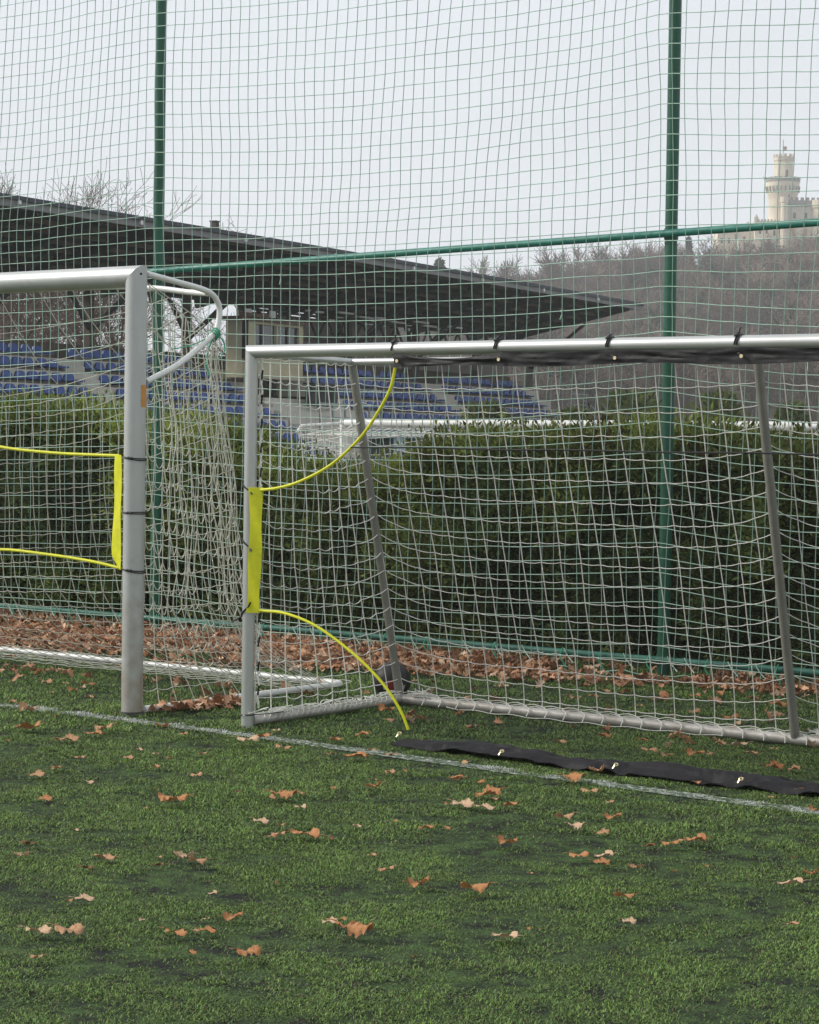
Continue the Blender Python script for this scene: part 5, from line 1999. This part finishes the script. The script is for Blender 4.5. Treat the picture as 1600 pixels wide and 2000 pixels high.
# shrubs on the near meadow behind the hedge
for px, py, dep, w, lab in ((1235, 770, 44, 1.5, 'bushy green shrub behind the hedge left of the right green pole'), (1405, 772, 46, 1.2, 'green shrub behind the hedge beside the right back brace'),
                            (1545, 795, 44, .9, 'low green shrub behind the hedge near the right edge'), (950, 792, 40, 1.1, 'green shrub behind the hedge below the stand seats'), (1120, 806, 42, 1.0, 'small green shrub behind the hedge at the end of the stand')):
    c = atd(px, py, dep)
    n = 2600
    a = rng.uniform(0, 2 * PI, n)
    t = rng.random(n)
    Hs = c.z - LOW
    rr = w * (1 - .75 * t ** 1.6) * np.sqrt(rng.random(n)) * (.7 + .6 * fbm(a * 1.2, t * 4, int(px), 2))
    P = np.stack([rr * np.cos(a), rr * np.sin(a), Hs * (.05 + .95 * t)], 1)
    N = np.stack([np.cos(a), np.sin(a), .6 + 0 * a], 1)
    H_ = np.array([[.13, .16, .06]]) * rng.uniform(.5, 1.4, (n, 1))
    V, Q, C_ = leaf_cloud(P, N, .16, H_)
    t = empty('shrub', (c.x, c.y, LOW))
    link('foliage', np_mesh('foliage', V, Q, MATS['conifer_spray'], colors=C_), t)
    b = MB()
    for q in range(9):
        aa = rng.uniform(0, 2 * PI)
        b.tube([(0, 0, 0), (.3 * w * math.cos(aa), .3 * w * math.sin(aa), Hs * .45), (.45 * w * math.cos(aa), .45 * w * math.sin(aa), Hs * .85)], [.05, .03, .01], 5)
    b.build('stems', MATS['hedge_bark'], t)
    tag(t, lab, 'shrub', 'shrubs behind the hedge')

# ------------------------------------------------------------------ castle
CD = 500.0
ppm = F_PX / CD
c0 = atd(1533, 520, CD)
ca = math.atan2(gr.y, gr.x)
cs = empty('castle', (c0.x, c0.y, c0.z - 4), ca)
tag(cs, 'cream castle with a round battlemented tower on top of the wooded hill', 'castle')
CREAM = mat('cream_stone', (.60, .535, .42), .85, var=.14, vscale=.35, bump=.2, bscale=3)
CREAM2 = mat('grey_cream_stone', (.52, .475, .40), .85, var=.16, vscale=.4, bump=.2, bscale=3)
CROOF = mat('battlement_grey', (.27, .24, .225), .85, var=.15, vscale=.5)
WIN = mat('castle_window', (.10, .06, .045), .4)
WINO = mat('ochre_shutter', (.42, .24, .07), .6)
mx_ = lambda px: (px - 1533) / ppm
mz_ = lambda py: (520 - py) / ppm + 4


def cpart(b, name, m_, p=cs, smooth=False, label=None):
    return b.build(name, m_, p, smooth, label)


def lathe(b, x0, y0, prof, n=32):
    vs = [(x0 + r_ * math.cos(2 * PI * k / n), y0 + r_ * math.sin(2 * PI * k / n), z_) for r_, z_ in prof for k in range(n)]
    fs = [(i * n + k, i * n + (k + 1) % n, (i + 1) * n + (k + 1) % n, (i + 1) * n + k) for i in range(len(prof) - 1) for k in range(n)]
    fs.append(tuple((len(prof) - 1) * n + k for k in range(n)))
    b.add(vs, fs)


def merlons(b, x0, y0, r_, z_, h, n, w=.5, t=.35):
    for k in range(n):
        a = 2 * PI * k / n
        c = Vector((x0 + r_ * math.cos(a), y0 + r_ * math.sin(a), z_))
        b.bar(c, c + Vector((0, 0, h)), w, t, up=(math.cos(a), math.sin(a), 0))


tx = mx_(1533.5)
ty = 5.0
b = MB()
lathe(b, tx, ty, [(3.25, 0), (3.25, mz_(388)), (3.35, mz_(384)), (3.75, mz_(366)), (3.85, mz_(360)), (3.85, mz_(352)), (3.6, mz_(352))])
tw = cpart(b, 'round_tower', CREAM, smooth=True)
b = MB()
lathe(b, tx, ty, [(3.95, mz_(352)), (4.0, mz_(347)), (3.3, mz_(344)), (2.4, mz_(343))])
merlons(b, tx, ty, 3.8, mz_(347), .45, 20, .7, .4)
for k in range(24):
    a = 2 * PI * k / 24
    c = Vector((tx + 3.72 * math.cos(a), ty + 3.72 * math.sin(a), mz_(372)))
    b.bar(c, c + Vector((.16 * math.cos(a), .16 * math.sin(a), 1.3)), .3, .3, up=(math.cos(a), math.sin(a), 0))
cpart(b, 'gallery', CROOF, tw)
b = MB()
lathe(b, tx + .05, ty, [(2.25, mz_(346)), (2.25, mz_(312)), (2.42, mz_(309)), (2.42, mz_(303)), (2.1, mz_(303))], 8)
merlons(b, tx + .05, ty, 2.25, mz_(303), .65, 12, .65, .35)
tt_ = cpart(b, 'turret', CREAM, tw)
b = MB()
b.tube([(tx - .1, ty, mz_(303)), (tx - .1, ty, mz_(268))], .09, 6)
b.box((tx - .02, ty - .02, mz_(290)), (tx + .75, ty + .02, mz_(281)))
cpart(b, 'flag_pole', mat('flag_red', (.35, .20, .18), .8), tw)
b = MB()
b.box((tx + .35, ty - 2.32, mz_(343)), (tx + .72, ty - 2.05, mz_(329)))
b.box((tx + .3, ty - 3.34, mz_(384)), (tx + 1.1, ty - 3.1, mz_(375)))
build_split(b, 'window', WIN, lambda q, n_, m2: cpart(q, n_, m2, tw))
# keep
b = MB()
kx0, kx1 = mx_(1531), mx_(1690)
b.box((kx0, -.6, 0), (kx1, 12, mz_(398)))
kp = cpart(b, 'keep', CREAM2)
b = MB()
b.box((kx0 - .35, -1.0, mz_(400)), (kx1 + .3, 12.3, mz_(392)))
for k in range(16):
    x = kx0 - .3 + k * 1.25
    b.box((x, -1.0, mz_(392)), (x + .75, -.6, mz_(386.5)))
    b.box((x + .1, -.85, mz_(404)), (x + .55, -.61, mz_(400)))
for k in range(9):
    b.box((kx0 - .35, -.3 + k * 1.35, mz_(392)), (kx0 + .05, .5 + k * 1.35, mz_(386.5)))
cpart(b, 'battlement', CROOF, kp)
b = MB()
lathe(b, mx_(1529), -.8, [(.85, 0), (.85, mz_(398)), (1.0, mz_(396)), (1.0, mz_(386)), (.8, mz_(386))], 10)
lathe(b, mx_(1600), -1.0, [(1.9, 0), (1.9, mz_(410)), (2.15, mz_(406)), (2.15, mz_(392)), (1.9, mz_(392))], 12)
build_split(b, 'corner_turret', CREAM, lambda q, n_, m2: cpart(q, n_, m2, kp))
b = MB()
for py0, py1 in ((427, 416),):
    for px in (1549, 1571, 1615, 1640):
        b.box((mx_(px - 3), -.66, mz_(py0)), (mx_(px + 3), -.55, mz_(py1)))
build_split(b, 'window', WIN, lambda q, n_, m2: cpart(q, n_, m2, kp))
b = MB()
for px in (1548, 1571, 1615, 1640):
    b.box((mx_(px - 3.4), -.66, mz_(461)), (mx_(px + 3.4), -.55, mz_(447)))
a = [(mx_(1573) + .62 * math.cos(t) * 1.0, mz_(480) + .9 * math.sin(t)) for t in np.linspace(0, PI, 9)]
vs = [(x, yy, z) for yy in (-.66, -.55) for x, z in a + [(mx_(1573) - .62, mz_(492)), (mx_(1573) + .62, mz_(492))]]
b.add(vs, [tuple(range(11)), tuple(range(21, 10, -1))])
cpart(b, 'shuttered_window', WINO, kp)
# wings in front and to the left
b = MB()
b.box((mx_(1474), .4, 0), (mx_(1530), 10, mz_(432)))
b.box((mx_(1404), 2.4, 0), (mx_(1473.5), 10, mz_(449)))
b.box((mx_(1585), -4.0, 0), (mx_(1700), -.7, mz_(463)))
b.box((mx_(1440), -1.5, 0), (mx_(1500), .3, mz_(470)))
wg = cpart(b, 'wing', CREAM)
b = MB()
for k in range(9):
    x = mx_(1473) + k * .75
    b.box((x, .38, mz_(432)), (x + .42, .8, mz_(428.5)))
for k in range(11):
    x = mx_(1404) + k * .75
    b.box((x, 2.38, mz_(449)), (x + .42, 2.8, mz_(446)))
lathe(b, mx_(1476), .6, [(.55, mz_(440)), (.55, mz_(425)), (.0, mz_(418))], 8)
cpart(b, 'parapet', CREAM2, wg)
b = MB()
vs = [(mx_(1455), 2.4, mz_(449)), (mx_(1473), 2.4, mz_(449)), (mx_(1464), 3.2, mz_(431)), (mx_(1455), 6, mz_(449)), (mx_(1473), 6, mz_(449)), (mx_(1464), 5.2, mz_(431))]
b.add(vs, [(0, 1, 2), (3, 5, 4), (0, 2, 5, 3), (1, 4, 5, 2)])
cpart(b, 'gable_roof', CROOF, wg)
b = MB()
for px, py, yy in ((1412, 470, 2.36), (1426, 470, 2.36), (1440, 462, 2.36), (1456, 466, 2.36), (1484, 452, .36), (1497, 452, .36), (1512, 455, .36), (1524, 452, .36), (1486, 482, -1.54), (1470, 484, -1.54), (1452, 484, -1.54), (1600, 478, -4.04), (1590, 495, -4.04)):
    b.box((mx_(px - 2.2), yy, mz_(py + 5)), (mx_(px + 2.2), yy + .1, mz_(py - 5)))
build_split(b, 'window', WIN, lambda q, n_, m2: cpart(q, n_, m2, wg))

# ------------------------------------------------------------------ autumn haze
hz = MB()
hz.box((-880, -880, -2.2), (880, 880, 122))
m_ = bpy.data.materials.new('thin_haze')
m_.use_nodes = True
nt = m_.node_tree
nt.nodes.remove(nt.nodes['Principled BSDF'])
pv = nt.nodes.new('ShaderNodeVolumePrincipled')
pv.inputs['Color'].default_value = (.93, .94, .97, 1)
pv.inputs['Density'].default_value = 0.0006
nt.links.new(pv.outputs[0], nt.nodes['Material Output'].inputs['Volume'])
o = hz.build('haze', m_)
tag(o, 'thin pale autumn haze over the whole place', 'haze', kind='stuff')
